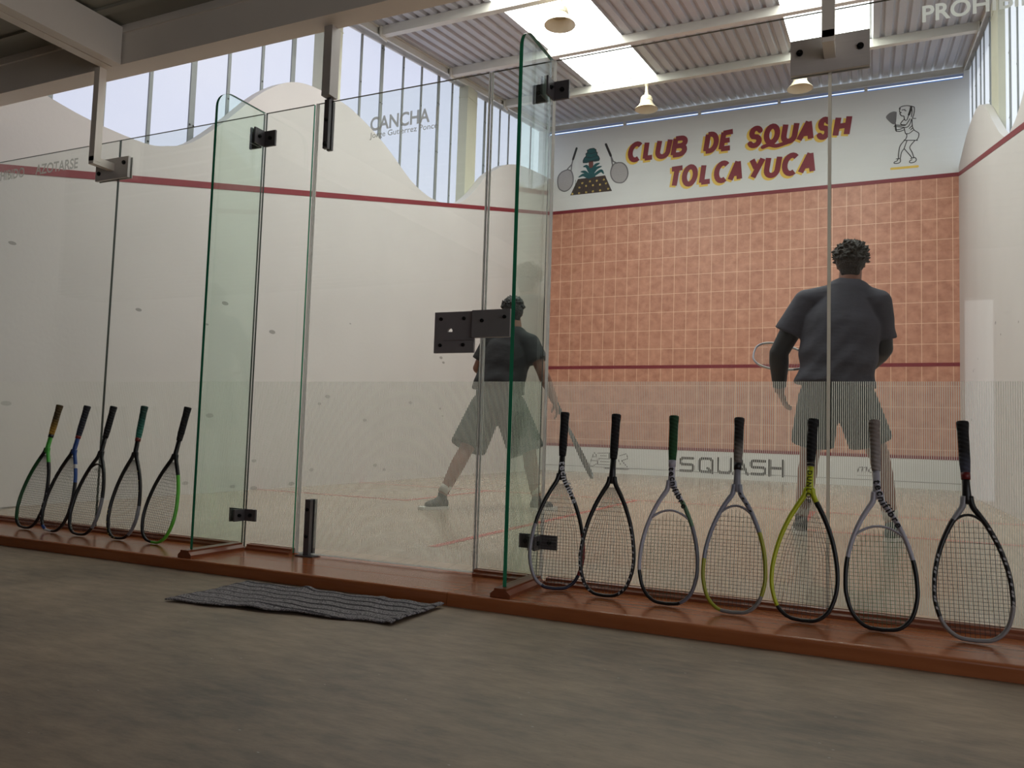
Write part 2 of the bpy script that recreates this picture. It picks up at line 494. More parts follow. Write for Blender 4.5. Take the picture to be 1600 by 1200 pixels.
class MB:
    def __init__(s):
        s.v, s.f, s.m, s.sm = [], [], [], []

    def add(s, vs, fs, m=0, smooth=False):
        o = len(s.v)
        s.v += [Vector(q) for q in vs]
        for q in fs:
            s.f.append(tuple(o + i for i in q))
            s.m.append(m)
            s.sm.append(smooth)
        return s

    def box(s, x0, x1, y0, y1, z0, z1, m=0, edge=None):
        vs = [(x, y, z) for z in (z0, z1) for y in (y0, y1) for x in (x0, x1)]
        fs = [(0, 2, 3, 1), (4, 5, 7, 6), (0, 1, 5, 4), (2, 6, 7, 3), (0, 4, 6, 2), (1, 3, 7, 5)]
        return s.add(vs, fs, m)

    def prism(s, poly, axis, a, b, m=0, side=None, smooth=False):
        """poly: 2-D points on the two axes that are not `axis`, extruded a..b"""
        def P(q, t):
            if axis == 'x':
                return (t, q[0], q[1])
            if axis == 'y':
                return (q[0], t, q[1])
            return (q[0], q[1], t)
        n = len(poly)
        o = len(s.v)
        s.add([P(q, a) for q in poly] + [P(q, b) for q in poly], [tuple(range(n - 1, -1, -1)), tuple(range(n, 2 * n))], m)
        for i in range(n):
            j = (i + 1) % n
            s.f.append((o + i, o + j, o + n + j, o + n + i))
            s.m.append(m if side is None else side)
            s.sm.append(smooth)
        return s

    def tube(s, pts, rad, n=8, m=0, cap=True, smooth=True, up=None, closed=False):
        """sweep along pts; rad = number, list, or list of (a, b) with b along `up`"""
        pts = [Vector(q) for q in pts]
        k = len(pts)
        rs = rad if isinstance(rad, (list, tuple)) and not (len(rad) == 2 and k != 2 and isinstance(rad[0], float)) else [rad] * k
        if isinstance(rad, (int, float)):
            rs = [rad] * k
        o = len(s.v)
        prev = None
        for i, q in enumerate(pts):
            if closed:
                t = pts[(i + 1) % k] - pts[i - 1]
            else:
                t = pts[min(i + 1, k - 1)] - pts[max(i - 1, 0)]
            t.normalize()
            if up is not None:
                b = Vector(up)
                b = (b - t * b.dot(t)).normalized()
            else:
                if prev is None:
                    b = Vector((0, 0, 1)) if abs(t.z) < .9 else Vector((0, 1, 0))
                else:
                    b = prev
                b = (b - t * b.dot(t)).normalized()
            prev = b
            a = t.cross(b)
            rr = rs[i]
            ra, rb = rr if isinstance(rr, (tuple, list)) else (rr, rr)
            for j in range(n):
                th = 2 * math.pi * j / n
                s.v.append(q + a * (ra * math.cos(th)) + b * (rb * math.sin(th)))
        for i in range(k if closed else k - 1):
            i2 = (i + 1) % k
            for j in range(n):
                j2 = (j + 1) % n
                s.f.append((o + i * n + j, o + i * n + j2, o + i2 * n + j2, o + i2 * n + j))
                s.m.append(m[i] if isinstance(m, list) else m)
                s.sm.append(smooth)
        if cap and not closed:
            s.f.append(tuple(o + j for j in range(n - 1, -1, -1)))
            s.f.append(tuple(o + (k - 1) * n + j for j in range(n)))
            s.m += [m[0] if isinstance(m, list) else m, m[-1] if isinstance(m, list) else m]
            s.sm += [False, False]
        return s

    def lathe(s, prof, c, n=24, m=0, axis='z', smooth=True, cap=False):
        o = len(s.v)
        c = Vector(c)
        for (rr, h) in prof:
            for j in range(n):
                th = 2 * math.pi * j / n
                a, b = rr * math.cos(th), rr * math.sin(th)
                s.v.append(c + (Vector((a, b, h)) if axis == 'z' else Vector((a, h, b)) if axis == 'y' else Vector((h, a, b))))
        for i in range(len(prof) - 1):
            for j in range(n):
                j2 = (j + 1) % n
                s.f.append((o + i * n + j, o + i * n + j2, o + (i + 1) * n + j2, o + (i + 1) * n + j))
                s.m.append(m)
                s.sm.append(smooth)
        if cap:
            s.f.append(tuple(o + j for j in range(n - 1, -1, -1)))
            s.f.append(tuple(o + (len(prof) - 1) * n + j for j in range(n)))
            s.m += [m, m]
            s.sm += [False, False]
        return s

    def capsule(s, p0, p1, r0, r1, side=None, n=16, flat0=False, flat1=False, m=0):
        """tapered capsule; r = number or (a, b), a along `side`"""
        p0, p1 = Vector(p0), Vector(p1)
        t = (p1 - p0)
        L = t.length
        t = t / L if L > 1e-6 else Vector((0, 0, 1))
        sd = Vector(side) if side is not None else (Vector((1, 0, 0)) if abs(t.x) < .9 else Vector((0, 1, 0)))
        a = (sd - t * sd.dot(t)).normalized()
        b = t.cross(a)
        r0 = r0 if isinstance(r0, tuple) else (r0, r0)
        r1 = r1 if isinstance(r1, tuple) else (r1, r1)
        rings = []
        H = 5
        if flat0:
            rings.append((p0, r0, 1.0))
        else:
            for i in range(H):
                an = math.pi / 2 * (1 - (i + .12) / H)
                rings.append((p0 - t * (math.sin(an) * min(r0)), r0, math.cos(an)))
            rings.append((p0, r0, 1.0))
        if flat1:
            rings.append((p1, r1, 1.0))
        else:
            rings.append((p1, r1, 1.0))
            for i in range(H):
                an = math.pi / 2 * ((i + 1 - .12) / H)
                rings.append((p1 + t * (math.sin(an) * min(r1)), r1, math.cos(an)))
        o = len(s.v)
        for c, rr, k in rings:
            for j in range(n):
                th = 2 * math.pi * j / n
                s.v.append(c + a * (rr[0] * k * math.cos(th)) + b * (rr[1] * k * math.sin(th)))
        for i in range(len(rings) - 1):
            for j in range(n):
                j2 = (j + 1) % n
                s.f.append((o + i * n + j, o + i * n + j2, o + (i + 1) * n + j2, o + (i + 1) * n + j))
                s.m.append(m)
                s.sm.append(True)
        s.f.append(tuple(o + j for j in range(n - 1, -1, -1)))
        s.f.append(tuple(o + (len(rings) - 1) * n + j for j in range(n)))
        s.m += [m, m]
        s.sm += [True, True]
        return s

    def ball(s, c, r, n=12, m=0):
        r = r if isinstance(r, tuple) else (r, r, r)
        o = len(s.v)
        c = Vector(c)
        K = n // 2
        for i in range(K + 1):
            ph = math.pi * (i + (.02 if i == 0 else -.02 if i == K else 0)) / K
            for j in range(n):
                th = 2 * math.pi * j / n
                s.v.append(c + Vector((r[0] * math.sin(ph) * math.cos(th), r[1] * math.sin(ph) * math.sin(th), r[2] * math.cos(ph))))
        for i in range(K):
            for j in range(n):
                j2 = (j + 1) % n
                s.f.append((o + i * n + j, o + (i + 1) * n + j, o + (i + 1) * n + j2, o + i * n + j2))
                s.m.append(m)
                s.sm.append(True)
        s.f.append(tuple(o + j for j in range(n)))
        s.f.append(tuple(o + K * n + j for j in range(n - 1, -1, -1)))
        s.m += [m, m]
        s.sm += [True, True]
        return s

    # flat painted strokes on a vertical wall (x, z) at depth y, facing the camera side (-y)
    def poly(s, pts, y, m=0):
        area = sum(pts[i][0] * pts[(i + 1) % len(pts)][1] - pts[(i + 1) % len(pts)][0] * pts[i][1] for i in range(len(pts)))
        q = pts if area > 0 else pts[::-1]
        return s.add([(a, y, b) for a, b in q], [tuple(range(len(q)))], m)

    def stroke(s, pts, w, y, m=0, joints=True):
        """one mitred ribbon with round ends; each stroke lies a hair in front of the one before"""
        s.lay = getattr(s, 'lay', 0) + 1
        y = y - (s.lay % 12) * .00012
        h = w / 2
        q = [pts[0]]
        for p in pts[1:]:
            if math.hypot(p[0] - q[-1][0], p[1] - q[-1][1]) > 1e-4:
                q.append(p)
        closed = len(q) > 3 and math.hypot(q[0][0] - q[-1][0], q[0][1] - q[-1][1]) < 1e-3
        if closed:
            q = q[:-1]
        n = len(q)
        if n < 2:
            return s
        L, Rr = [], []
        for i in range(n):
            a = q[i - 1] if (i > 0 or closed) else None
            b = q[(i + 1) % n] if (i < n - 1 or closed) else None
            d = []
            for u_, v_ in ((a, q[i]), (q[i], b)):
                if u_ is None or v_ is None:
                    continue
                k = math.hypot(v_[0] - u_[0], v_[1] - u_[1])
                d.append(((v_[0] - u_[0]) / k, (v_[1] - u_[1]) / k))
            t = (sum(e[0] for e in d), sum(e[1] for e in d))
            k = math.hypot(*t)
            if k < 1e-6:
                t, k = (-d[0][1], d[0][0]), 1
            t = (t[0] / k, t[1] / k)
            c = max(.45, abs(t[0] * d[0][0] + t[1] * d[0][1]))
            L.append((q[i][0] - t[1] * h / c, q[i][1] + t[0] * h / c))
            Rr.append((q[i][0] + t[1] * h / c, q[i][1] - t[0] * h / c))
        o = len(s.v)
        s.add([(a, y, b) for a, b in L] + [(a, y, b) for a, b in Rr],
              [(i, n + i, n + (i + 1) % n, (i + 1) % n) for i in range(n if closed else n - 1)], m)
        if not closed and joints:
            for (p0, p1) in ((q[0], q[1]), (q[-1], q[-2])):
                an = math.atan2(p0[1] - p1[1], p0[0] - p1[0])
                s.poly([(p0[0] + h * math.cos(an - math.pi / 2 + math.pi * k / 6), p0[1] + h * math.sin(an - math.pi / 2 + math.pi * k / 6)) for k in range(7)], y, m)
        return s

    def build(s, name, mats, parent=None, loc=None, local=False):
        if parent is not None:
            o0 = ORG[parent]
        else:
            o0 = Vector(loc) if loc is not None else Vector((0, 0, 0))
        off = Vector((0, 0, 0)) if local else o0
        me = bpy.data.meshes.new(name)
        me.from_pydata([tuple(q - off) for q in s.v], [], s.f)
        for mm in (mats if isinstance(mats, (list, tuple)) else [mats]):
            me.materials.append(MAT[mm] if isinstance(mm, str) else mm)
        me.polygons.foreach_set('material_index', s.m)
        me.polygons.foreach_set('use_smooth', s.sm)
        me.update()
        o = bpy.data.objects.new(name, me)
        COL.objects.link(o)
        if parent is not None:
            o.parent = parent
        elif not local:
            o.location = o0
        ORG[o] = o0
        return o

def tag(o, label=None, cat=None, group=None, kind=None):
    if label:
        o['label'] = label
    if cat:
        o['category'] = cat
    if group:
        o['group'] = group
    if kind:
        o['kind'] = kind
    return o

def thing(name, label, cat, loc, group=None, rot=None):
    o = bpy.data.objects.new(name, None)
    COL.objects.link(o)
    o.empty_display_size = 0.05
    o.location = loc
    if rot:
        o.rotation_euler = rot
    ORG[o] = Vector(loc)
    return tag(o, label, cat, group)

def struct(mb, name, mats, loc=None, label=None):
    o = mb.build(name, mats, None, loc)
    return tag(o, label, None, None, 'structure')

def remesh(mb, voxel, smooth=4):
    """union of overlapping closed shapes into one continuous skin"""
    me = bpy.data.meshes.new('tmp')
    me.from_pydata([tuple(q) for q in mb.v], [], mb.f)
    o = bpy.data.objects.new('tmp', me)
    COL.objects.link(o)
    md = o.modifiers.new('r', 'REMESH')
    md.mode = 'VOXEL'
    md.voxel_size = voxel
    md.use_smooth_shade = True
    if smooth:
        s2 = o.modifiers.new('s', 'SMOOTH')
        s2.factor = 0.5
        s2.iterations = smooth
    dg = bpy.context.evaluated_depsgraph_get()
    dg.update()
    ev = bpy.data.meshes.new_from_object(o.evaluated_get(dg))
    out = MB()
    out.v = [q.co.copy() for q in ev.vertices]
    out.f = [tuple(p.vertices) for p in ev.polygons]
    out.m = [0] * len(out.f)
    out.sm = [True] * len(out.f)
    bpy.data.objects.remove(o, do_unlink=True)
    bpy.data.meshes.remove(me)
    bpy.data.meshes.remove(ev)
    return out

def glyphs(text, size=1.0, offset=0.0, shear=0.0, spacing=1.0):
    """(verts2d, faces) of a line of plain sans lettering"""
    c = bpy.data.curves.new('t', 'FONT')
    c.body = text
    c.size = size
    c.offset = offset
    c.shear = shear
    c.space_character = spacing
    c.resolution_u = 4
    o = bpy.data.objects.new('t', c)
    COL.objects.link(o)
    dg = bpy.context.evaluated_depsgraph_get()
    dg.update()
    me = bpy.data.meshes.new_from_object(o.evaluated_get(dg))
    vs = [(q.co.x, q.co.y) for q in me.vertices]
    fs = [tuple(p.vertices) for p in me.polygons]
    bpy.data.objects.remove(o, do_unlink=True)
    bpy.data.curves.remove(c)
    bpy.data.meshes.remove(me)
    return vs, fs

def wall_text(mb, text, x0, x1, z0, h, y, m=0, offset=0.0, shear=0.0, spacing=1.0):
    """lettering fitted into x0..x1 with cap height h standing on z0"""
    vs, fs = glyphs(text, 1.0, offset, shear, spacing)
    a0, a1 = min(q[0] for q in vs), max(q[0] for q in vs)
    hv, _ = glyphs('H')
    ch = max(q[1] for q in hv)
    sx = (x1 - x0) / (a1 - a0)
    mb.add([(x0 + (q[0] - a0) * sx, y, z0 + q[1] * h / ch) for q in vs], fs, m)

def lerp(a, b, t):
    return a + (b - a) * t

def crom(P, k=6):
    """Catmull-Rom through points of any dimension"""
    P = [Vector(q) for q in P]
    Q = [P[0] * 2 - P[1]] + P + [P[-1] * 2 - P[-2]]
    out = []
    for i in range(1, len(Q) - 2):
        a, b, c, d = Q[i - 1:i + 3]
        for j in range(k):
            t = j / k
            out.append(0.5 * ((2 * b) + (c - a) * t + (2 * a - 5 * b + 4 * c - d) * t * t + (3 * b - a - 3 * c + d) * t ** 3))
    out.append(P[-1])
    return out

# ================================================================== STRUCTURE
ZP = -0.085       # porch floor
ZS = -0.035       # top of the wooden step
def deckz(y):
    return 5.70 + 0.150 * (y - 6.2)
def rafz(y):
    return 5.262 + 0.1565 * (y - 4.1)

struct(MB().box(-8, 8.8, -9, -0.02, ZP - .1, ZP), 'floor_porch', 'concrete', (3, -3, ZP))
struct(MB().prism([(.052, -.12), (.052, ZS), (.40, 0), (9.75, 0), (9.75, -.12)], 'x', -.12, 6.47), 'floor', 'court_wood', (3.2, 5, 0))
fl = MB()
for (x0, x1, y0, y1) in ((0, 6.4, 4.26, 4.31), (3.175, 3.225, 0.41, 4.26), (0, 1.6, 2.63, 2.68), (1.6, 1.65, 2.63, 4.26), (4.8, 6.4, 2.63, 2.68), (4.75, 4.8, 2.63, 4.26)):
    fl.box(x0, x1, y0, y1, 0.0005, 0.0015)
tag(struct(fl, 'trim_1', 'floor_red', (3.2, 3, 0)), 'red court lines painted on the wooden court floor')

# front wall with tiled field
fw = MB()
fw.box(-.285, 6.55, 9.75, 9.90, 0, 6.035)
fw.box(-.285, -.12, 9.75, 9.90, 6.035, 6.3)
fw.box(6.47, 6.55, 9.75, 9.90, 6.035, 6.3)
wf = struct(fw, 'wall_front', 'white_paint', (3.2, 9.75, 0))
tl = MB()
tl.box(0.0, 6.4, 9.742, 9.75, 0.475, 4.575)
tag(tl.build('tiled_field', 'tile', wf), 'terracotta tiled playing field')
rl = MB()
rl.box(0, 6.4, 9.736, 9.751, 4.565, 4.622)
rl.box(0, 6.4, 9.739, 9.751, 1.778, 1.832)
tag(rl.build('painted_line', 'red_paint', wf), 'dark red out line and service line')
tn = MB()
tn.box(0, 6.4, 9.72, 9.75, 0, 0.43)
tn.box(0, 6.4, 9.715, 9.751, 0.43, 0.478, 1)
tn.box(0, 6.4, 9.717, 9.72, 0.093, 0.100, 2)
tag(tn.build('tin', ['white_paint', 'red_paint', 'ink_grey'], wf), 'white tin with red top edge')

# wavy side walls
WL = [(-.55, 2.95), (0, 2.92), (.39, 2.84), (.74, 2.80), (1.17, 2.80), (1.38, 2.85), (1.64, 2.975), (1.98, 3.285), (2.35, 3.67), (2.6, 3.88), (2.81, 4.01), (3.05, 4.09), (3.36, 4.13),
      (3.7, 4.14), (3.93, 4.11), (4.25, 4.04), (4.6, 3.92), (5.04, 3.735), (5.4, 3.66), (5.68, 3.655), (6.0, 3.69), (6.38, 3.83), (6.75, 4.09), (7.14, 4.45), (7.5, 4.68), (7.85, 4.86), (8.3, 5.0), (8.8, 5.09), (9.3, 5.16), (9.75, 5.21)]
WR = [(-.55, 2.95), (0, 2.90), (.5, 2.82), (.9, 2.80), (1.4, 2.9), (1.9, 3.25), (2.4, 3.72), (2.8, 3.98), (3.2, 4.08), (3.6, 4.03), (4.0, 3.84), (4.45, 3.61), (4.8, 3.53), (5.1, 3.52), (5.4, 3.55), (5.8, 3.74), (6.1, 3.93),
      (6.4, 4.13), (6.8, 4.40), (7.2, 4.60), (7.6, 4.72), (8.0, 4.77), (8.5, 4.80), (9.0, 4.78), (9.4, 4.74), (9.75, 4.70)]
def wavy(name, pts, x0, x1, side):
    c = [tuple(q) for q in crom([(a, b) for a, b in pts], 4)]
    poly = [(-.55, 0)] + [(q[0], q[1]) for q in c] + [(9.75, 0)]
    poly = [(q[0], q[1]) for q in poly]
    w = struct(MB().prism(poly, 'x', x0, x1, smooth=False), name, 'plaster', ((x0 + x1) / 2, 5, 0))
    ln = MB()
    xs = (0, .004) if side < 0 else (6.396, 6.4)
    pl = [(0.02, 2.195), (9.742, 4.563), (9.742, 4.622), (0.02, 2.25)]
    ln.prism(pl, 'x', xs[0], xs[1])
    tag(ln.build('painted_line', 'red_paint', w), 'dark red sloping out line')
    return w
wavy('wall_left', WL, -.12, 0.0, -1)
wavy('wall_right', WR, 6.40, 6.47, 1)
# added wall over the glass, unseen behind the beam, to control the light
struct(MB().box(-.5, 6.9, -.12, .0, 2.86, 4.62), 'added_wall_back', 'plaster', (3.2, -.06, 2.86))

# clerestory sheets on both sides with seam ribs
SEAM = [.1, .55, .99, 1.42, 1.86, 2.27, 2.70, 3.14, 3.62, 4.306, 4.734, 5.21, 5.66, 6.11, 6.5, 7.0, 7.55, 8.085, 8.43, 8.9, 9.35]
def clerestory(name, xs, mat, side):
    w = MB()
    x0, x1 = xs
    n = 40
    ys = [lerp(-.5, 9.85, i / n) for i in range(n + 1)]
    poly = [(y, 2.5) for y in (-.5, 9.85)] + [(9.85, rafz(9.85) + .12), (-.5, rafz(-.5) + .12)]
    w.prism(poly, 'x', x0, x1)
    o = struct(w, name, mat, (x0, 4.6, 2.5))
    inner = x1 if side < 0 else x0
    WW = WL if side < 0 else WR
    for i, y in enumerate(SEAM):
        zt = rafz(y) + .1
        zb = 2.6
        for (a, b), (c, d) in zip(WW, WW[1:]):
            if a <= y <= c:
                zb = lerp(b, d, (y - a) / (c - a)) - .25
        m = MB()
        wd_ = .030 if i % 3 == 1 else .017
        xa, xb = (inner, inner + .014) if side < 0 else (inner - .014, inner)
        m.box(xa, xb, y - wd_, y + wd_, zb, zt)
        xq = xb + .004 if side < 0 else xa - .004
        z = zb + .32
        while z < zt - .1:
            for yy in ((y,) if i % 3 != 1 else (y - .02, y + .02)):
                m.add([(xq, yy - .011, z), (xq, yy, z - .011), (xq, yy + .011, z), (xq, yy, z + .011), (xa, yy, z)],
                      [(0, 1, 2, 3), (0, 1, 4), (1, 2, 4), (2, 3, 4), (3, 0, 4)], 1)
            z += .62 + .07 * ((i * 7) % 3)
        m.build('seam_rib', ['batten', 'bolt'], o)
    return o
clerestory('window_1', (-.285, -.28), 'sheet_l', -1)
clerestory('window_2', (6.545, 6.55), 'sheet_r', 1)

# roof deck, corrugated, with two daylit strips
PITCH, RH = .142, .032
prof = []
x = -.42
while x < 6.9:
    prof += [(x, 0), (x + .075, 0), (x + .095, RH), (x + .122, RH)]
    x += PITCH
def deck_strip(mb, cols, y0, y1, m=0):
    for (xa, za), (xb, zb) in cols:
        mb.add([(xa, y0, deckz(y0) + za), (xb, y0, deckz(y0) + zb), (xb, y1, deckz(y1) + zb), (xa, y1, deckz(y1) + za)], [(0, 3, 2, 1)], m)
SK = ((1.352, 2.332), (4.298, 5.225))
segs = list(zip(prof, prof[1:]))
dk = MB()
insk = lambda s: [k for k, (a, b) in enumerate(SK) if a < (s[0][0] + s[1][0]) / 2 < b]
deck_strip(dk, [s for s in segs if not insk(s)], -.6, 10.2)
deck_strip(dk, [s for s in segs if insk(s)], -.6, .8)
deck_strip(dk, [s for s in segs if insk(s)], 7.93, 10.2)
o = struct(dk, 'ceiling', 'deck', (3.2, 5, 5))
md = o.modifiers.new('t', 'SOLIDIFY')
md.thickness = .001
for k in (0, 1):
    sk = MB()
    deck_strip(sk, [s for s in segs if k in insk(s)], .75, 7.96)
    struct(sk, 'window_%d' % (k + 3), 'skylight', (SK[k][0], 5, 5))

# porch roof and unseen walls added to keep daylight out of the porch
pc = MB()
y = -7.0
while y < -.2:
    pc.box(-8, 8.8, y, y + .20, 2.85, 2.88)
    pc.box(-8, 8.8, y + .20, y + .25, 2.832, 2.88)
    y += .25
struct(pc, 'ceiling_porch', 'porch_deck', (3, -3, 2.86))
struct(MB().box(-8, 6.2, -7.2, -7.0, ZP, 2.86).box(6.5, 8.8, -7.2, -7.0, ZP, 2.86).box(6.2, 6.5, -7.2, -7.0, 2.3, 2.86), 'added_wall_porch', 'plaster', (3, -7.1, ZP))
struct(MB().box(-8.2, -8, -7.2, 0, ZP, 2.86), 'added_wall_porch_left', 'plaster', (-8.1, -3.5, ZP))  # added to close the left end, whose brightness mirrored in the glass
struct(MB().box(-8, -.12, -.02, .1, ZP, 4.62), 'added_wall_back_left', 'plaster', (-4, 0, ZP))  # added, unseen: blocks light leaking in left of the court
struct(MB().box(6.52, 8.8, -.02, .1, ZP, 4.62), 'added_wall_back_right', 'plaster', (10, 0, ZP))  # added, unseen: blocks sun leaking onto the porch floor

# ================================================================== STEEL
def rafter(x0, x1, label):
    m = MB()
    poly = []
    ys = (-.5, 9.9)
    for (h0, h1, xa, xb) in ((0, .012, x0, x1), (None, -.012, x0, x1)):
        pass
    xm = (x0 + x1) / 2
    def bar(xa, xb, fa, fb):
        vs = []
        for y in ys:
            vs += [(xa, y, fa(y)), (xb, y, fa(y)), (xb, y, fb(y)), (xa, y, fb(y))]
        m.add(vs, [(3, 2, 1, 0), (4, 5, 6, 7), (0, 1, 5, 4), (1, 2, 6, 5), (2, 3, 7, 6), (3, 0, 4, 7)])
    bar(x0, x1, rafz, lambda y: rafz(y) + .012)
    bar(x0, x1, lambda y: deckz(y) - .016, lambda y: deckz(y) - .003)
    bar(xm - .05, xm + .05, rafz, lambda y: deckz(y) - .004)
    o = m.build('roof_rafter', 'steel_white', None, (xm, 5, rafz(5)))
    return tag(o, label, 'beam', 'sloping rafters along the side walls')
rafter(-.275, -.12, 'white sloping steel rafter over the left clerestory, above the court lettering')
rafter(6.472, 6.60, 'white sloping steel rafter over the right clerestory at the right edge')

for y, lab in ((.9, None), (2.75, None), (4.5, 'white steel roof purlin nearest the glass, the big lamp hangs from it'), (6.2, 'white steel roof purlin in the middle, crossing the bright skylight strips'),
               (7.95, 'white steel roof purlin nearest the front wall, two lamps hang from it')):
    if lab is None:
        continue
    m = MB()
    z1 = deckz(y) - .004
    m.box(-.12, 6.472, y - .04, y + .04, z1 - .112, z1)
    m.box(-.12, -.10, y - .07, y + .07, z1 - .15, z1 - .01)
    m.box(6.452, 6.472, y - .07, y + .07, z1 - .15, z1 - .01)
    tag(m.build('roof_purlin', 'steel_white', None, (3.2, y, z1)), lab, 'beam', 'roof purlins across the court')
m = MB()
m.box(-.12, 6.472, 9.77, 9.85, 6.105, 6.215)
m.box(-.12, 6.472, 9.74, 9.77, 6.105, 6.118)
tag(m.build('eave_beam', 'steel_white', None, (3.2, 9.8, 6.105)), 'white steel eave beam over the bright slit above the front wall', 'beam')
for k, (x, lab) in enumerate(((1.32, 'first short white post in the slit above the front wall, from the left'), (2.615, 'second short white post in the slit, above the first word of the sign'),
                              (3.89, 'third short white post in the slit, above the letter Q of the sign'), (5.163, 'fourth short white post in the slit, rightmost before the player drawing'))):
    m = MB().box(x - .022, x + .022, 9.78, 9.84, 6.035, 6.105)
    m.box(x - .035, x + .035, 9.772, 9.846, 6.035, 6.041)
    tag(m.build('eave_post', 'steel_white', None, (x, 9.8, 6.035)), lab, 'post', 'short posts under the eave beam')
struct(MB().box(-.12, 6.52, 9.91, 9.925, 5.95, 6.115), 'trim_2', 'blue_flash', (3.2, 9.92, 5.95), 'blue flashing seen in the slit above the front wall')

def column(x0, x1, y0, y1, zb, label):
    m = MB()
    ym = (y0 + y1) / 2
    m.box(x0, x1, y0, y1, zb, rafz(y0) + .02)
    m.box(x0 - .004, x1 + .004, y0 - .01, y1 + .01, rafz(y0) - .16, rafz(y0) - .15)
    tag(m.build('steel_column', 'steel_cream', None, ((x0 + x1) / 2, ym, zb)), label, 'column', 'steel columns behind the wavy walls')
column(-.27, -.125, 3.45, 3.75, 2.4, 'cream steel column beside the hanging door post, on the left wall')
column(-.27, -.125, 6.70, 7.0, 2.4, 'cream steel column left of the centre, right of the court lettering')
column(6.474, 6.540, 6.42, 6.95, 2.4, 'cream steel column above the right wall, beside the second wave')

# porch beam over the glass with a cross beam
m = MB()
m.box(-8, 8.8, -.128, 0.0, 2.61, 2.62)
m.box(-8, 8.8, -.116, -.012, 2.62, 2.80)
m.box(-8, 8.8, -.128, 0.0, 2.80, 2.815)
m.box(-8, 8.8, -.120, 0.0, 2.815, 2.86)
tag(m.build('porch_beam', 'steel_porch', None, (3, -.06, 2.61)), 'long grey-beige steel beam over the glass wall, top left', 'beam')
m = MB()
m.box(1.222, 1.284, -7, -.129, 2.61, 2.83)
m.box(1.294, 1.358, -7, -.129, 2.61, 2.83)
m.box(1.284, 1.294, -7, -.129, 2.622, 2.82)
m.box(1.358, 1.361, -7, -.129, 2.61, 2.648)
m.box(1.219, 1.222, -7, -.129, 2.61, 2.648)
tag(m.build('cross_beam', 'steel_porch', None, (1.29, -3.5, 2.61)), 'grey steel cross beam meeting the long beam at top left', 'beam')

def bolt(mb, x, y, z, rr=.012, m=1, axis='y', d=-1):
    mb.lathe([(rr * .2, d * .012), (rr * .55, d * .012), (rr * .6, d * .006), (rr, d * .006), (rr, 0)], (x, y, z), 12, m, axis, False)

def hanger(xc, xs, z0, z1, label, boltpos):
    t = thing('glass_hanger', label, 'bracket', (xc, -.13, 2.61), 'brackets hanging from the beam to hold the glass')
    MB().box(xc - .022, xc + .022, -.157, -.113, z0 + .03, 2.6105).build('post', 'steel_porch', t)
    MB().box(xc - .020, xc + .020, -.157, -.022, z0 + .012, z0 + .056).build('arm', 'steel_porch', t)
    p = MB().box(xs[0], xs[1], -.022, -.0065, z0 - .035, z1)
    p.box(xs[0], xs[1], .0065, .012, z0 - .035, z1)
    pl = p.build('plate', 'plate', t)
    for (bx, bz) in boltpos:
        b = MB()
        bolt(b, bx, -.022, bz, .0125, 0)
        b.build('bolt', 'bolt', pl)
hanger(1.205, (1.068, 1.338), 2.033, 2.121, 'beige L-shaped hanger and grey plate holding the left glass seam', ((1.10, 2.04), (1.305, 2.085)))
hanger(5.092, (4.952, 5.229), 2.022, 2.124, 'beige hanger post and wide grey plate at the top right glass seam', ((4.985, 2.072), (5.197, 2.062)))

# ================================================================== GLASS WALL
GT = 2.232
def pane(name, x0, x1, label, edge='edge_dark', film=True, z0=-.03, y=0.0, struct_=False):
    m = MB()
    t = .006
    vs = [(xx, yy, zz) for zz in (z0, GT) for yy in (y - t, y + t) for xx in (x0, x1)]
    m.add(vs, [(0, 1, 5, 4), (2, 6, 7, 3)], 0)
    m.add(vs, [(0, 2, 3, 1), (4, 5, 7, 6), (0, 4, 6, 2), (1, 3, 7, 5)], 1)
    if struct_:
        return m
    if edge == 'edge_green':
        m.m[-3:-1] = [2, 2]
    o = m.build(name, ['glass', edge, 'edge_dark'], None, ((x0 + x1) / 2, y, z0))
    tag(o, label, 'glass panel', 'fixed panes of the glass back wall')
    if film:
        add_film(o, x0, x1, y)
    return o
def add_film(o, x0, x1, y=0.0):
    fm = MB().add([(x0 + .003, y + .0075, .002), (x1 - .003, y + .0075, .002), (x1 - .003, y + .0075, .815), (x0 + .003, y + .0075, .815)], [(0, 1, 2, 3)])
    tag(fm.build('frosted_film', 'film', o), 'frosted film of fine vertical stripes')

pA = pane('glass_screen', 0.0, 1.2365, 'leftmost glass pane with grey warning lettering, behind the green and blue rackets')
pB = pane('glass_screen', 1.2395, 2.322, 'second glass pane from the left, behind the teal gripped racket')
pC = pane('glass_screen', 2.338, 2.652, 'narrow glass pane between the left fin and the glass door', 'edge_green')
pD = pane('glass_screen', 3.662, 3.949, 'narrow glass pane between the door and the right fin')
pE = pane('glass_screen', 3.965, 5.086, 'wide glass pane right of the centre fin, in front of the tiled wall')
pF = pane('glass_screen', 5.098, 6.40, 'rightmost glass pane with pale lettering in its top corner')
MB().box(5.086, 5.098, -.0062, .0062, -.03, GT).build('silicone_seal', 'silicone', pE)
MB().box(3.9645, 3.974, -.0066, .0066, -.03, GT).build('edge_seal', 'edge_pale', pE)
MB().box(3.6615, 3.6665, -.0066, .0066, -.03, GT).build('edge_seal', 'edge_pale', pD)

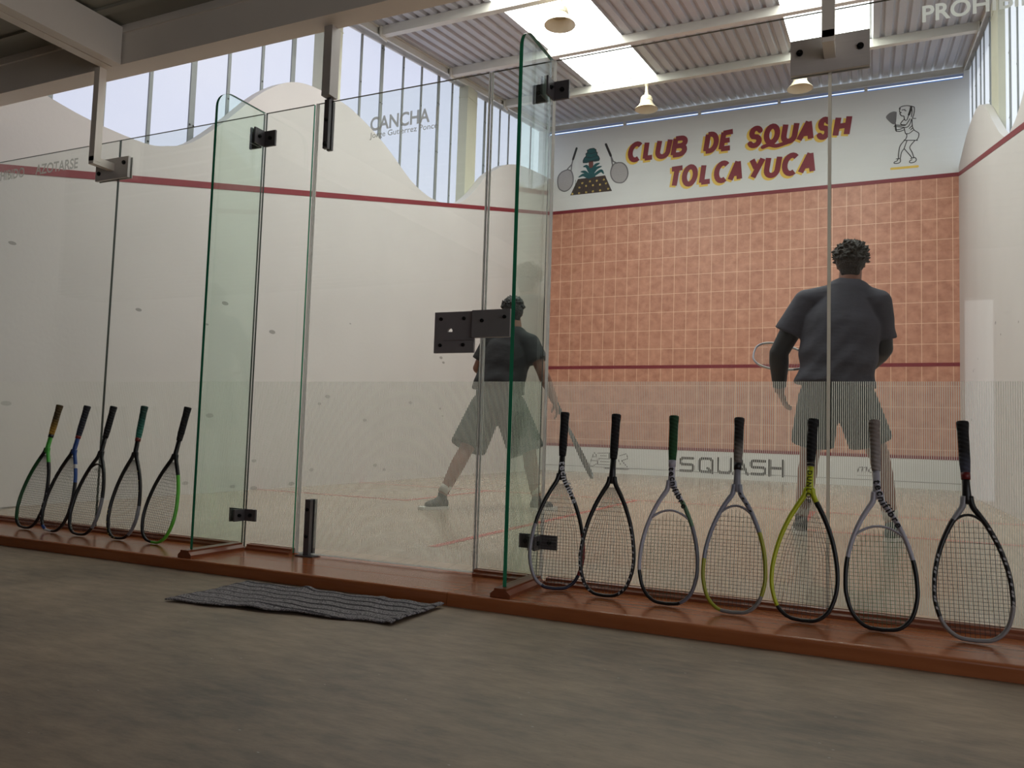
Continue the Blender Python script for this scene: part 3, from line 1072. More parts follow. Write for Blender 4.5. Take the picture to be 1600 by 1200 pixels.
def lettering(o, name, label, items, mat):
    for (txt, x0, x1, z0, h, off) in items:
        m = MB()
        wall_text(m, txt, x0, x1, z0, h, -.0068, 0, off)
        tag(m.build(name, mat, o), label)
lettering(pA, 'lettering', 'grey prohibition lettering', [('PROHIBIDO', .012, .388, 2.108, .060, .022), ('AZOTARSE', .494, .886, 2.108, .060, .022)], 'vinyl_grey')
lettering(pF, 'lettering', 'pale prohibition lettering', [('PROHIBIDO', 5.402, 5.83, 2.121, .058, .022), ('AZOTARSE', 5.93, 6.32, 2.121, .058, .022)], 'vinyl_pale')

# door
dm = pane('door_1', 2.668, 3.652, '', struct_=True, z0=-.028)
door = dm.build('door_1', ['glass', 'edge_dark'], None, (3.16, 0, -.028))
tag(door, 'frameless glass court door with frosted court lettering', 'door', None, 'structure')
add_film(door, 2.668, 3.652)
MB().box(2.666, 2.679, -.0066, .0066, -.028, GT).build('edge_seal', 'edge_pale', door)
MB().box(3.647, 3.6525, -.0066, .0066, -.028, GT).build('edge_seal', 'edge_pale', door)
MB().box(2.679, 3.647, -.0066, .0066, -.0285, -.022).build('bottom_seal', 'edge_pale', door)
lettering(door, 'lettering', 'frosted grey court name lettering', [('CANCHA 1', 3.003, 3.385, 2.045, .064, .024), ('Jorge Gutierrez Ponce', 3.003, 3.385, 2.008, .027, .010)], 'vinyl_grey')
pv = MB().box(2.733, 2.762, -.026, -.0065, 1.985, 2.236)
pv.box(2.733, 2.762, .0065, .022, 1.985, 2.236)
bolt(pv, 2.749, -.026, 2.005, .012)
bolt(pv, 2.749, -.026, 2.13, .009)
tag(pv.build('top_pivot_rail', ['hardware_dark', 'bolt'], door), 'dark vertical pivot rail at the door top')
pv = MB().box(2.735, 2.766, -.028, -.0065, ZS + .0065, .238)
pv.box(2.735, 2.766, .0065, .024, ZS + .0065, .238)
bolt(pv, 2.752, -.028, .06, .008)
bolt(pv, 2.752, -.028, .19, .008)
tag(pv.build('bottom_pivot_rail', ['hardware_dark', 'bolt'], door), 'dark vertical pivot rail at the door foot')
# lock plate on the door, with the open finger hole
lp = MB()
hx, hz, hr = 3.499, 1.043, .013
X0, X1, Z0, Z1 = 3.418, 3.622, .943, 1.130
ring_o = []
K = 24
for i in range(K):
    a = 2 * math.pi * i / K
    ca, sa = math.cos(a), math.sin(a)
    tx = ((X1 - hx) if ca > 0 else (X0 - hx)) / ca if abs(ca) > 1e-6 else 1e9
    tz = ((Z1 - hz) if sa > 0 else (Z0 - hz)) / sa if abs(sa) > 1e-6 else 1e9
    tt = min(abs(tx), abs(tz))
    ring_o.append((hx + ca * tt, hz + sa * tt))
for cx_, cz_ in ((X0, Z0), (X1, Z0), (X1, Z1), (X0, Z1)):
    i = min(range(K), key=lambda q: (ring_o[q][0] - cx_) ** 2 + (ring_o[q][1] - cz_) ** 2)
    ring_o[i] = (cx_, cz_)
ring_i = [(hx + hr * math.cos(2 * math.pi * i / K), max(hz - hr * .35, hz + hr * math.sin(2 * math.pi * i / K))) for i in range(K)]
for yy, fl_ in ((-.020, 0), (-.0065, 1)):
    vs = [(q[0], yy, q[1]) for q in ring_o] + [(q[0], yy, q[1]) for q in ring_i]
    fs = []
    for i in range(K):
        j = (i + 1) % K
        fs.append((i, j, K + j, K + i) if not fl_ else (K + i, K + j, j, i))
    lp.add(vs, fs)
vs = [(q[0], yy, q[1]) for yy in (-.02, -.0065) for q in ring_o] + [(q[0], yy, q[1]) for yy in (-.02, -.0065) for q in ring_i]
fs = []
for i in range(K):
    j = (i + 1) % K
    fs += [(i, K + i, K + j, j), (2 * K + j, 3 * K + j, 3 * K + i, 2 * K + i)]
lp.add(vs, fs)
lp.box(3.47, 3.622, -.0265, -.020, 1.0, 1.006)
tag(lp.build('lock_plate', 'hardware', door), 'square dark lock plate with a finger hole')
lk = [c for c in door.children if c.name.startswith('lock_plate')][0]
for bx, bz in ((3.452, 1.098), (3.570, 1.098), (3.452, .978), (3.570, .978)):
    b = MB()
    bolt(b, bx, -.020, bz, .008, 0)
    b.build('screw', 'bolt', lk)
# strike plate on the fixed pane
st = MB().box(3.616, 3.804, -.034, -.0065, 1.009, 1.131)
sp = st.build('strike_plate', 'hardware', None, (3.71, -.02, 1.009))
tag(sp, 'dark rectangular strike plate beside the door lock, left of the green fin edge', 'lock plate')
for bx, bz in ((3.668, 1.083), (3.778, 1.096)):
    b = MB()
    bolt(b, bx, -.034, bz, .008, 0)
    b.build('screw', 'bolt', sp)
# pivot post hanging from the beam over the door
t = thing('door_pivot_post', 'brown-grey hanging post over the glass door, carrying its top pivot', 'post', (2.757, -.02, 2.61))
MB().box(2.725, 2.775, -.045, .022, 2.25, 2.6105).build('tube', 'steel_grey', t)
MB().box(2.738, 2.760, -.014, .010, 2.236, 2.251).build('pivot_pin', 'hardware_dark', t)
t = thing('floor_pivot', 'small dark floor pivot plate under the door foot', 'door pivot', (2.752, -.01, ZS))
MB().box(2.70, 2.805, -.045, .02, ZS, ZS + .006).build('base_plate', 'hardware_dark', t)

# fins
def fin(xc, label, clabels):
    t = thing('glass_fin', label, 'glass fin', (xc, -.17, ZS), 'upright glass fins bracing the glass wall')
    y0, y1, z0, rr = -.335, -.008, -.004, .095
    poly = [(y1, z0), (y0, z0)]
    for i in range(9):
        a = math.pi - math.pi / 2 * i / 8
        poly.append((y0 + rr + rr * math.cos(a), GT - rr + rr * math.sin(a)))
    poly.append((y1, GT))
    m = MB().prism(poly, 'x', xc - .0080, xc + .0080, 0, 1)
    m.m[-1] = 0
    m.build('glass_pane', ['fin_glass', 'edge_green'], t)
    b = MB()
    b.prism([(xc - .042, ZS), (xc + .042, ZS), (xc + .042, ZS + .012), (xc + .026, ZS + .026), (xc + .026, ZS + .034), (xc - .026, ZS + .034), (xc - .026, ZS + .026), (xc - .042, ZS + .012)], 'y', -.375, -.032)
    b.build('base_moulding', 'fin_wood', t)
    for (z0, z1), lab in zip(((2.046, 2.128), (.106, .165)), clabels):
        c = thing('glass_clamp', lab, 'clamp', (xc, -.03, z0), 'dark metal clamps joining fins and panes')
        p = MB()
        for sg in (-1, 1):
            xa, xb = sorted((xc + sg * .0115, xc + sg * .086))
            p.box(xa, xb, -.018, -.0065, z0, z1)
            bolt(p, xc + sg * .055, -.018, (z0 + z1) / 2, .010)
        p.build('pane_plate', ['hardware_dark', 'bolt'], c)
        for sg in (-1, 1):
            q = MB()
            xa, xb = sorted((xc + sg * .0082, xc + sg * .0175))
            q.box(xa, xb, -.088, -.0185, z0, z1)
            bolt(q, xb if sg > 0 else xa, -.058, (z0 + z1) / 2, .010, 1, 'x', sg)
            q.build('fin_plate', ['hardware_dark', 'bolt'], c)
fin(2.33, 'upright glass fin with rounded top and green edge, left of the door', ('upper dark clamp on the left glass fin', 'lower dark clamp on the left glass fin, near the step'))
fin(3.957, 'upright glass fin with bright green edge at the centre, right of the door', ('upper dark clamp on the centre glass fin, under the roof', 'lower dark clamp behind the racket with red and silver frame'))

# wooden step: front and rear boards
step = thing('wooden_step', 'long varnished wooden step along the foot of the glass wall', 'step', (3.2, -.2, ZP))
rr = .012
fp = [(-.403, ZP), (-.403, ZS - rr)] + [(-.403 + rr - rr * math.cos(math.pi / 2 * i / 4), ZS - rr + rr * math.sin(math.pi / 2 * i / 4)) for i in range(1, 5)] + [(-.2025, ZS), (-.2025, ZP)]
MB().prism(fp, 'x', -2.0, 3.743).build('front_board', 'step_wood', step)
MB().prism(fp, 'x', 3.745, 8.0).build('front_board', 'step_wood', step)
MB().box(-2.0, 8.0, -.200, .05, ZP, ZS).build('rear_board', 'step_wood', step)
def skirt(name, x0, x1):
    m = MB()
    pr = [(-.032, ZS), (-.032, ZS + .010), (-.020, ZS + .018), (-.020, ZS + .026), (-.0065, ZS + .029), (-.0065, ZS)]
    m.prism(pr, 'x', x0, x1)
    m.prism([(-q[0], q[1]) for q in pr], 'x', x0, x1)
    struct(m, name, 'trim_wood', ((x0 + x1) / 2, 0, ZS))
skirt('baseboard_left', 0, 2.287)
skirt('baseboard_door_left', 2.373, 2.655)
skirt('baseboard_door_right', 3.660, 3.914)
skirt('baseboard_right', 4.0, 6.4)

# rug
rg = MB()
nx_, ny_ = 90, 34
cor = [(2.82, -.916), (3.739, -.775), (3.752, -.440), (2.822, -.486)]
vs = []
random.seed(3)
for j in range(ny_ + 1):
    for i in range(nx_ + 1):
        a, b = i / nx_, j / ny_
        p = Vector(cor[0]).lerp(Vector(cor[1]), a).lerp(Vector(cor[3]).lerp(Vector(cor[2]), a), b)
        e = min(b, 1 - b)
        z = ZP + .003
        z += .010 * math.exp(-((a - .42) / .10) ** 2 - ((b - .12) / .16) ** 2)
        z += .008 * math.exp(-((a - .62) / .07) ** 2 - ((b - .06) / .10) ** 2)
        z += .012 * math.exp(-((a - .34) / .03) ** 2 - ((b - .98) / .10) ** 2)
        z += .010 * math.exp(-((a - .72) / .03) ** 2 - ((b - .97) / .09) ** 2)
        z += .008 * math.exp(-((a - .985) / .02) ** 2)
        z += .0018 * (1 + math.sin(a * 37 + b * 9)) + .0012 * (1 + math.sin(b * 40 + a * 5))
        dy = .006 * math.sin(a * 23) * (b < .05) + .006 * math.sin(a * 31 + 1) * (b > .95)
        vs.append((p.x, p.y + dy, z))
fs = [(j * (nx_ + 1) + i, j * (nx_ + 1) + i + 1, (j + 1) * (nx_ + 1) + i + 1, (j + 1) * (nx_ + 1) + i) for j in range(ny_) for i in range(nx_)]
rg.add(vs, fs, 0, True)
o = rg.build('doormat', 'rug', None, (3.28, -.68, ZP))
md = o.modifiers.new('t', 'SOLIDIFY')
md.thickness = .005
md.offset = 1
tag(o, 'crumpled dark grey striped cloth mat on the concrete before the door', 'mat')

# ================================================================== PAINTED FRONT WALL
def arc(cx, cy, rx, ry, a0, a1, n=14):
    return [(cx + rx * math.cos(R(lerp(a0, a1, i / n))), cy + ry * math.sin(R(lerp(a0, a1, i / n)))) for i in range(n + 1)]
LET = {
    'C': [arc(.52, .5, .48, .5, 48, 305)],
    'L': [[(.14, 1), (.06, 0)], [(.02, .03), (.98, .04)]],
    'U': [[(.1, 1), (.06, .35)] + arc(.48, .32, .42, .32, 180, 350, 10) + [(.95, 1)]],
    'B': [[(.08, 0), (.14, 1)], [(.14, 1), (.6, 1)] + arc(.6, .77, .34, .23, 90, -90, 8) + [(.12, .54)], [(.3, .54)] + arc(.55, .27, .42, .27, 90, -90, 8) + [(.08, 0)]],
    'D': [[(.08, 0), (.14, 1)], [(.14, 1), (.36, 1)] + arc(.42, .5, .53, .5, 88, -90, 12) + [(.08, 0)]],
    'E': [[(.14, 1), (.05, 0)], [(.1, .96), (.95, 1)], [(.04, .03), (.86, .03)], [(.1, .5), (.75, .52)]],
    'S': [arc(.55, .74, .38, .26, 25, 235, 10) + arc(.48, .25, .42, .26, 65, -150, 10)],
    'Q': [arc(.5, .53, .46, .47, 0, 360, 20)],
    'A': [[(.02, 0), (.60, 1)], [(.62, 1), (.93, 0)], [(.2, .32), (.85, .34)]],
    'H': [[(.12, 1), (.06, 0)], [(.92, 1), (.88, 0)], [(.08, .5), (.9, .52)]],
    'T': [[(.02, .98), (.98, 1)], [(.5, 1), (.42, 0)]],
    'O': [arc(.5, .5, .46, .5, 0, 360, 20)],
    'Y': [[(.05, 1), (.48, .5)], [(.98, 1), (.3, 0)]],
}
L1 = [('C', 1.408, 1.668), ('L', 1.685, 1.859), ('U', 1.89, 2.156), ('B', 2.159, 2.42), ('D', 2.709, 2.936), ('E', 2.964, 3.188), ('S', 3.413, 3.631), ('Q', 3.668, 3.895), ('U', 3.932, 4.178), ('A', 4.179, 4.421), ('S', 4.467, 4.649), ('H', 4.706, 4.95)]
L2 = [('T', 2.129, 2.365), ('O', 2.354, 2.599), ('L', 2.653, 2.843), ('C', 2.883, 3.133), ('A', 3.122, 3.331), ('Y', 3.431, 3.66), ('U', 3.674, 3.923), ('C', 3.948, 4.205), ('A', 4.206, 4.447)]
def sign_strokes(mb, y, w, dx, dz):
    for row, z0, z1 in ((L1, 5.372, 5.70), (L2, 4.845, 5.186)):
        for ch, xa, xb in row:
            hw = .040
            a, b, c, d = xa + .014, xb - .004, z0 + hw * .6, z1 - hw * .6
            for st_ in LET[ch]:
                pts = []
                for (p, q) in st_:
                    pts.append((a + (b - a) * (p * .86 + .14 * q) + dx, c + (d - c) * q + dz))
                mb.stroke(pts, w, y, 0, ch in 'S')
            if ch == 'Q':
                pts = crom([(xa - .02 + dx, c - .045 + dz), (xa + .08 + dx, c - .02 + dz), (xa + .19 + dx, c - .05 + dz), (xb + .13 + dx, c - .015 + dz)], 5)
                mb.stroke([(q[0], q[1]) for q in pts], w * .75, y)
ye = MB()
sign_strokes(ye, 9.7475, .104, -.032, -.026)
tag(ye.build('sign_shadow_paint', 'sign_yellow', wf), 'yellow outline of the painted sign lettering')
re_ = MB()
sign_strokes(re_, 9.7458, .086, 0, 0)
tag(re_.build('sign_lettering', 'sign_red', wf), 'dark red painted club sign lettering')

YW = 9.7472
em = MB()
em.poly([(0.356, 4.889), (0.494, 5.172), (0.998, 5.185), (1.13, 4.891)], YW, 0)
for (x, z) in [(0.398, 4.914), (0.525, 4.915), (0.657, 4.917), (0.781, 4.921), (0.915, 4.925), (1.063, 4.938), (0.528, 5.015), (0.654, 5.033), (0.779, 5.031), (0.909, 5.028), (1.02, 5.039), (0.58, 5.09), (0.72, 5.106), (0.848, 5.104), (0.977, 5.109)]:
    em.poly([(x + .019 * math.cos(k * math.pi / 4), z + .019 * math.sin(k * math.pi / 4)) for k in range(8)], YW - .001, 3)
for k in range(9):
    a = .40 + k * .085
    em.stroke([(a, 4.897), (lerp(a, .74, .3) + .03, 5.165)], .006, YW - .0006, 4, False)
    em.stroke([(a + .05, 4.897), (lerp(a, .74, .3) - .05, 5.165)], .006, YW - .0006, 4, False)
em.poly([(0.69, 5.462), (0.773, 5.464), (0.783, 5.30), (0.687, 5.30)], YW, 2)
em.poly([(0.686, 5.15), (0.693, 5.346), (0.776, 5.348), (0.822, 5.181)], YW - .0005, 1)
crown = [(0.588, 5.457), (0.581, 5.493), (0.604, 5.542), (0.639, 5.573), (0.632, 5.62), (0.662, 5.634), (0.655, 5.676), (0.708, 5.698), (0.779, 5.697), (0.822, 5.666), (0.822, 5.631), (0.847, 5.611), (0.842, 5.571), (0.872, 5.539), (0.891, 5.496), (0.88, 5.463), (0.809, 5.457), (0.738, 5.468), (0.655, 5.449)]
em.poly(crown, YW - .0007, 1)
em.stroke(crown + crown[:1], .012, YW - .0009, 4)
for l in ([(0.63, 5.555), (.73, 5.53), (.85, 5.56)], [(.65, 5.625), (.74, 5.605), (.83, 5.625)], [(.6, 5.49), (.74, 5.475), (.88, 5.49)]):
    em.stroke(l, .009, YW - .001, 4)
for l in ([(0.596, 5.386), (0.656, 5.385), (0.707, 5.287)], [(0.551, 5.299), (0.623, 5.285), (0.697, 5.213)], [(0.511, 5.207), (0.6, 5.235), (0.685, 5.185)],
          [(0.887, 5.412), (0.823, 5.389), (0.771, 5.326)], [(0.924, 5.352), (0.836, 5.33), (0.784, 5.266)], [(0.971, 5.22), (0.92, 5.274), (0.809, 5.217)]):
    c = [(q[0], q[1]) for q in crom(l, 5)]
    n_ = len(c)
    for i in range(n_ - 1):
        em.stroke(c[i:i + 2], .010 + .045 * math.sin(math.pi * min(1, (i + 1.0) / n_) * .75), YW - .0006, 1)
tag(em.build('painted_emblem', ['earth', 'teal', 'trunk', 'dot', 'ink'], wf), 'painted emblem of a green plant on a brown dotted mound')

def ell(pts):
    return [(q[0], q[1]) for q in crom(pts, 5)]
E1 = ell([(0.294, 5.369), (0.368, 5.325), (0.405, 5.205), (0.393, 5.089), (0.329, 5.003), (0.238, 4.977), (0.144, 5.034), (0.11, 5.143), (0.119, 5.26), (0.185, 5.335), (0.294, 5.369)])
E2 = ell([(1.232, 5.386), (1.313, 5.365), (1.384, 5.289), (1.411, 5.172), (1.388, 5.084), (1.332, 5.028), (1.263, 5.021), (1.182, 5.05), (1.122, 5.125), (1.099, 5.219), (1.118, 5.308), (1.163, 5.372), (1.232, 5.386)])
for E_, grip, forks, lab in ((E1, [(0.454, 5.736), (0.393, 5.545)], ([(0.393, 5.545), (0.371, 5.454), (0.294, 5.381)], [(0.371, 5.454), (0.362, 5.344)]), 'painted racket left of the emblem'),
                             (E2, [(1.0, 5.741), (1.095, 5.523)], ([(1.095, 5.523), (1.139, 5.42), (1.209, 5.377)], [(1.1, 5.51), (1.129, 5.353), (1.112, 5.28)]), 'painted racket between the emblem and the sign')):
    m = MB()
    m.poly(E_[:-1], YW, 2)
    m.stroke(E_, .020, YW - .0008, 1)
    for f_ in forks:
        m.stroke(f_, .022, YW - .0006, 1)
    m.stroke(grip, .040, YW - .001, 0)
    tag(m.build('painted_racket', ['ink', 'ink_grey', 'wash_grey'], wf), lab)
G = [[(5.572, 5.468), (5.577, 5.414), (5.581, 5.349)], [(5.622, 5.687), (5.636, 5.712), (5.683, 5.726), (5.739, 5.723), (5.785, 5.705)],
     [(5.785, 5.705), (5.822, 5.689), (5.827, 5.646), (5.817, 5.572), (5.803, 5.521), (5.845, 5.51)], [(5.776, 5.691), (5.766, 5.633), (5.748, 5.572), (5.729, 5.51)],
     [(5.79, 5.683), (5.794, 5.618), (5.785, 5.545)], [(5.636, 5.695), (5.626, 5.659), (5.631, 5.637), (5.645, 5.63), (5.631, 5.616), (5.65, 5.581), (5.682, 5.571)],
     [(5.659, 5.665), (5.701, 5.67)], [(5.697, 5.654), (5.715, 5.646)], [(5.687, 5.564), (5.692, 5.521), (5.71, 5.497), (5.729, 5.51)], [(5.692, 5.521), (5.659, 5.488), (5.642, 5.458), (5.654, 5.441), (5.701, 5.434)],
     [(5.56, 5.448), (5.645, 5.431), (5.701, 5.423), (5.738, 5.466), (5.766, 5.516)], [(5.551, 5.428), (5.626, 5.412), (5.701, 5.391), (5.743, 5.401), (5.775, 5.456), (5.785, 5.502)],
     [(5.584, 5.348), (5.635, 5.341), (5.682, 5.356)], [(5.584, 5.37), (5.635, 5.374), (5.677, 5.389)], [(5.794, 5.512), (5.798, 5.404), (5.821, 5.337), (5.877, 5.287), (5.886, 5.254), (5.877, 5.213), (5.853, 5.174)],
     [(5.687, 5.388), (5.696, 5.344), (5.705, 5.3), (5.724, 5.287)], [(5.719, 5.293), (5.724, 5.255), (5.71, 5.214), (5.691, 5.195), (5.756, 5.186), (5.867, 5.172)], [(5.724, 5.292), (5.757, 5.293), (5.817, 5.338)],
     [(5.691, 5.195), (5.635, 5.117), (5.616, 5.034), (5.609, 4.928)], [(5.724, 5.18), (5.7, 5.108), (5.686, 5.068), (5.654, 5.018), (5.639, 4.945), (5.63, 4.92)],
     [(5.83, 5.171), (5.784, 5.119), (5.763, 5.068), (5.793, 5.001), (5.811, 4.935), (5.813, 4.908)], [(5.686, 5.068), (5.737, 4.997), (5.779, 4.934), (5.793, 4.911)],
     [(5.58, 4.921), (5.616, 4.922), (5.635, 4.914), (5.635, 4.871), (5.607, 4.853), (5.555, 4.857), (5.555, 4.876), (5.593, 4.892), (5.607, 4.923)],
     [(5.774, 4.902), (5.802, 4.91), (5.834, 4.911), (5.85, 4.877), (5.83, 4.848), (5.783, 4.838), (5.758, 4.851), (5.765, 4.872), (5.793, 4.884)],
     [(5.636, 5.633), (5.65, 5.631)], [(5.757, 5.367), (5.794, 5.405)], [(5.775, 5.344), (5.803, 5.372)]]
m = MB()
m.poly(ell([(5.589, 5.649), (5.542, 5.661), (5.485, 5.642), (5.445, 5.6), (5.451, 5.561), (5.522, 5.475), (5.57, 5.469), (5.584, 5.553), (5.589, 5.649)])[:-1], YW, 1)
for s_ in G:
    m.stroke([(q[0], q[1]) for q in crom(s_, 4)] if len(s_) > 2 else s_, .0115, YW - .0005, 0)
m.stroke([(5.572, 5.44), (5.578, 5.365)], .022, YW - .0006, 0)
m.stroke([(5.785, 5.70), (5.772, 5.64), (5.752, 5.58)], .03, YW - .0006, 0)
m.stroke([(5.517, 4.778), (5.866, 4.775)], .036, YW, 2)
tag(m.build('painted_player_drawing', ['ink', 'ink_grey', 'sign_yellow'], wf), 'black line drawing of a woman player with racket')

# lettering and marks on the tin
tt = MB()
YT = 9.7192
x_ = [(2.394, 2.640), (2.700, 2.946), (2.995, 3.235), (3.235, 3.49), (3.506, 3.757), (3.785, 4.023)]
w_ = .042
SQ = {'S': [[(1, .93), (.12, .93), (.0, .8), (.0, .6), (.12, .5), (.88, .5), (1, .4), (1, .18), (.88, .06), (0, .06)]],
      'Q': [[(.15, .95), (.85, .95), (1, .8), (1, .2), (.85, .05), (.15, .05), (0, .2), (0, .8), (.15, .95)], [(.65, .3), (1, .0)]],
      'U': [[(0, 1), (0, .2), (.15, .05), (.85, .05), (1, .2), (1, 1)]], 'A': [[(0, 0), (.45, .95), (.55, .95), (1, 0)], [(.2, .35), (.8, .35)]], 'H': [[(0, 1), (0, 0)], [(1, 1), (1, 0)], [(0, .5), (1, .5)]]}
for ch, (a, b) in zip('SQUASH', x_):
    for st_ in SQ[ch]:
        tt.stroke([(a + w_ / 2 + (b - a - w_) * p, .088 + .235 * q) for p, q in st_], w_, YT)
tag(tt.build('tin_lettering', 'ink', wf), 'black block lettering on the white tin')
lg = MB()
lgp = [[(.85, .12), (.93, .34), (.97, .3), (1.0, .16), (.9, .10), (.85, .12)], [(1.0, .33), (1.2, .34), (1.2, .24), (1.02, .24), (1.0, .14), (1.22, .14)], [(1.24, .33), (1.36, .33)], [(1.3, .33), (1.3, .13)], [(1.38, .3), (1.5, .34), (1.53, .26), (1.42, .22), (1.52, .12)],
       [(1.05, .29), (1.16, .29)], [(1.05, .19), (1.2, .19)], [(1.12, .09), (1.54, .09)], [(1.12, .075), (1.54, .075)], [(1.4, .16), (1.36, .24)], [(.9, .2), (.97, .2)], [(.89, .26), (.96, .27)]]
for s_ in lgp:
    lg.stroke(s_, .014, YT)
tag(lg.build('tin_crest', 'ink_grey', wf), 'dark sketched crest on the white tin')
lg = MB()
wall_text(lg, 'mo', 5.045, 5.30, .20, .13, YT, 0, 0, .35)
lg.stroke([(5.05, .155), (5.42, .155)], .006, YT)
tag(lg.build('tin_script', 'ink_grey', wf), 'thin script mark on the white tin')

# ================================================================== LAMPS
def lamp(x, y, zb, label):
    zt = deckz(y) - .112
    t = thing('high_bay_lamp', label, 'lamp', (x, y, zt), 'high bay lamps under the roof')
    MB().lathe([(.17, 0), (.168, .006), (.150, .022), (.120, .055), (.098, .092), (.086, .120), (.083, .120), (.094, .092), (.115, .055), (.146, .022), (.163, .004)], (x, y, zb), 32).build('shade', 'lamp_cream', t)
    hs = MB()
    hs.lathe([(.02, .205), (.066, .20), (.074, .18), (.084, .13), (.086, .118), (.02, .118)], (x, y, zb), 24)
    for k in range(24):
        a = 2 * math.pi * k / 24
        c, s_ = math.cos(a), math.sin(a)
        q = [(.070, .19), (.080, .185), (.092, .125), (.084, .125)]
        for tw in (-.02,):
            ca, sa = math.cos(a + .06), math.sin(a + .06)
            hs.add([(x + rr_ * c, y + rr_ * s_, zb + h) for rr_, h in q] + [(x + rr_ * ca, y + rr_ * sa, zb + h) for rr_, h in q],
                   [(0, 1, 2, 3), (7, 6, 5, 4), (1, 5, 6, 2), (0, 4, 5, 1)])
    hs.build('heat_sink', 'lamp_cream', t)
    MB().lathe([(.03, .200), (.03, .245), (.022, .255), (.022, zt - zb - .02), (.034, zt - zb - .015), (.034, zt - zb)], (x, y, zb), 16).build('socket', 'lamp_cream', t)
lamp(2.175, 4.5, 5.02, 'cream bell lamp hanging at the top before the bright skylight')
lamp(2.205, 7.95, 5.468, 'cream bell lamp above the club sign, centre of the roof')
lamp(4.350, 7.95, 5.440, 'cream bell lamp half hidden behind the right grey plate')
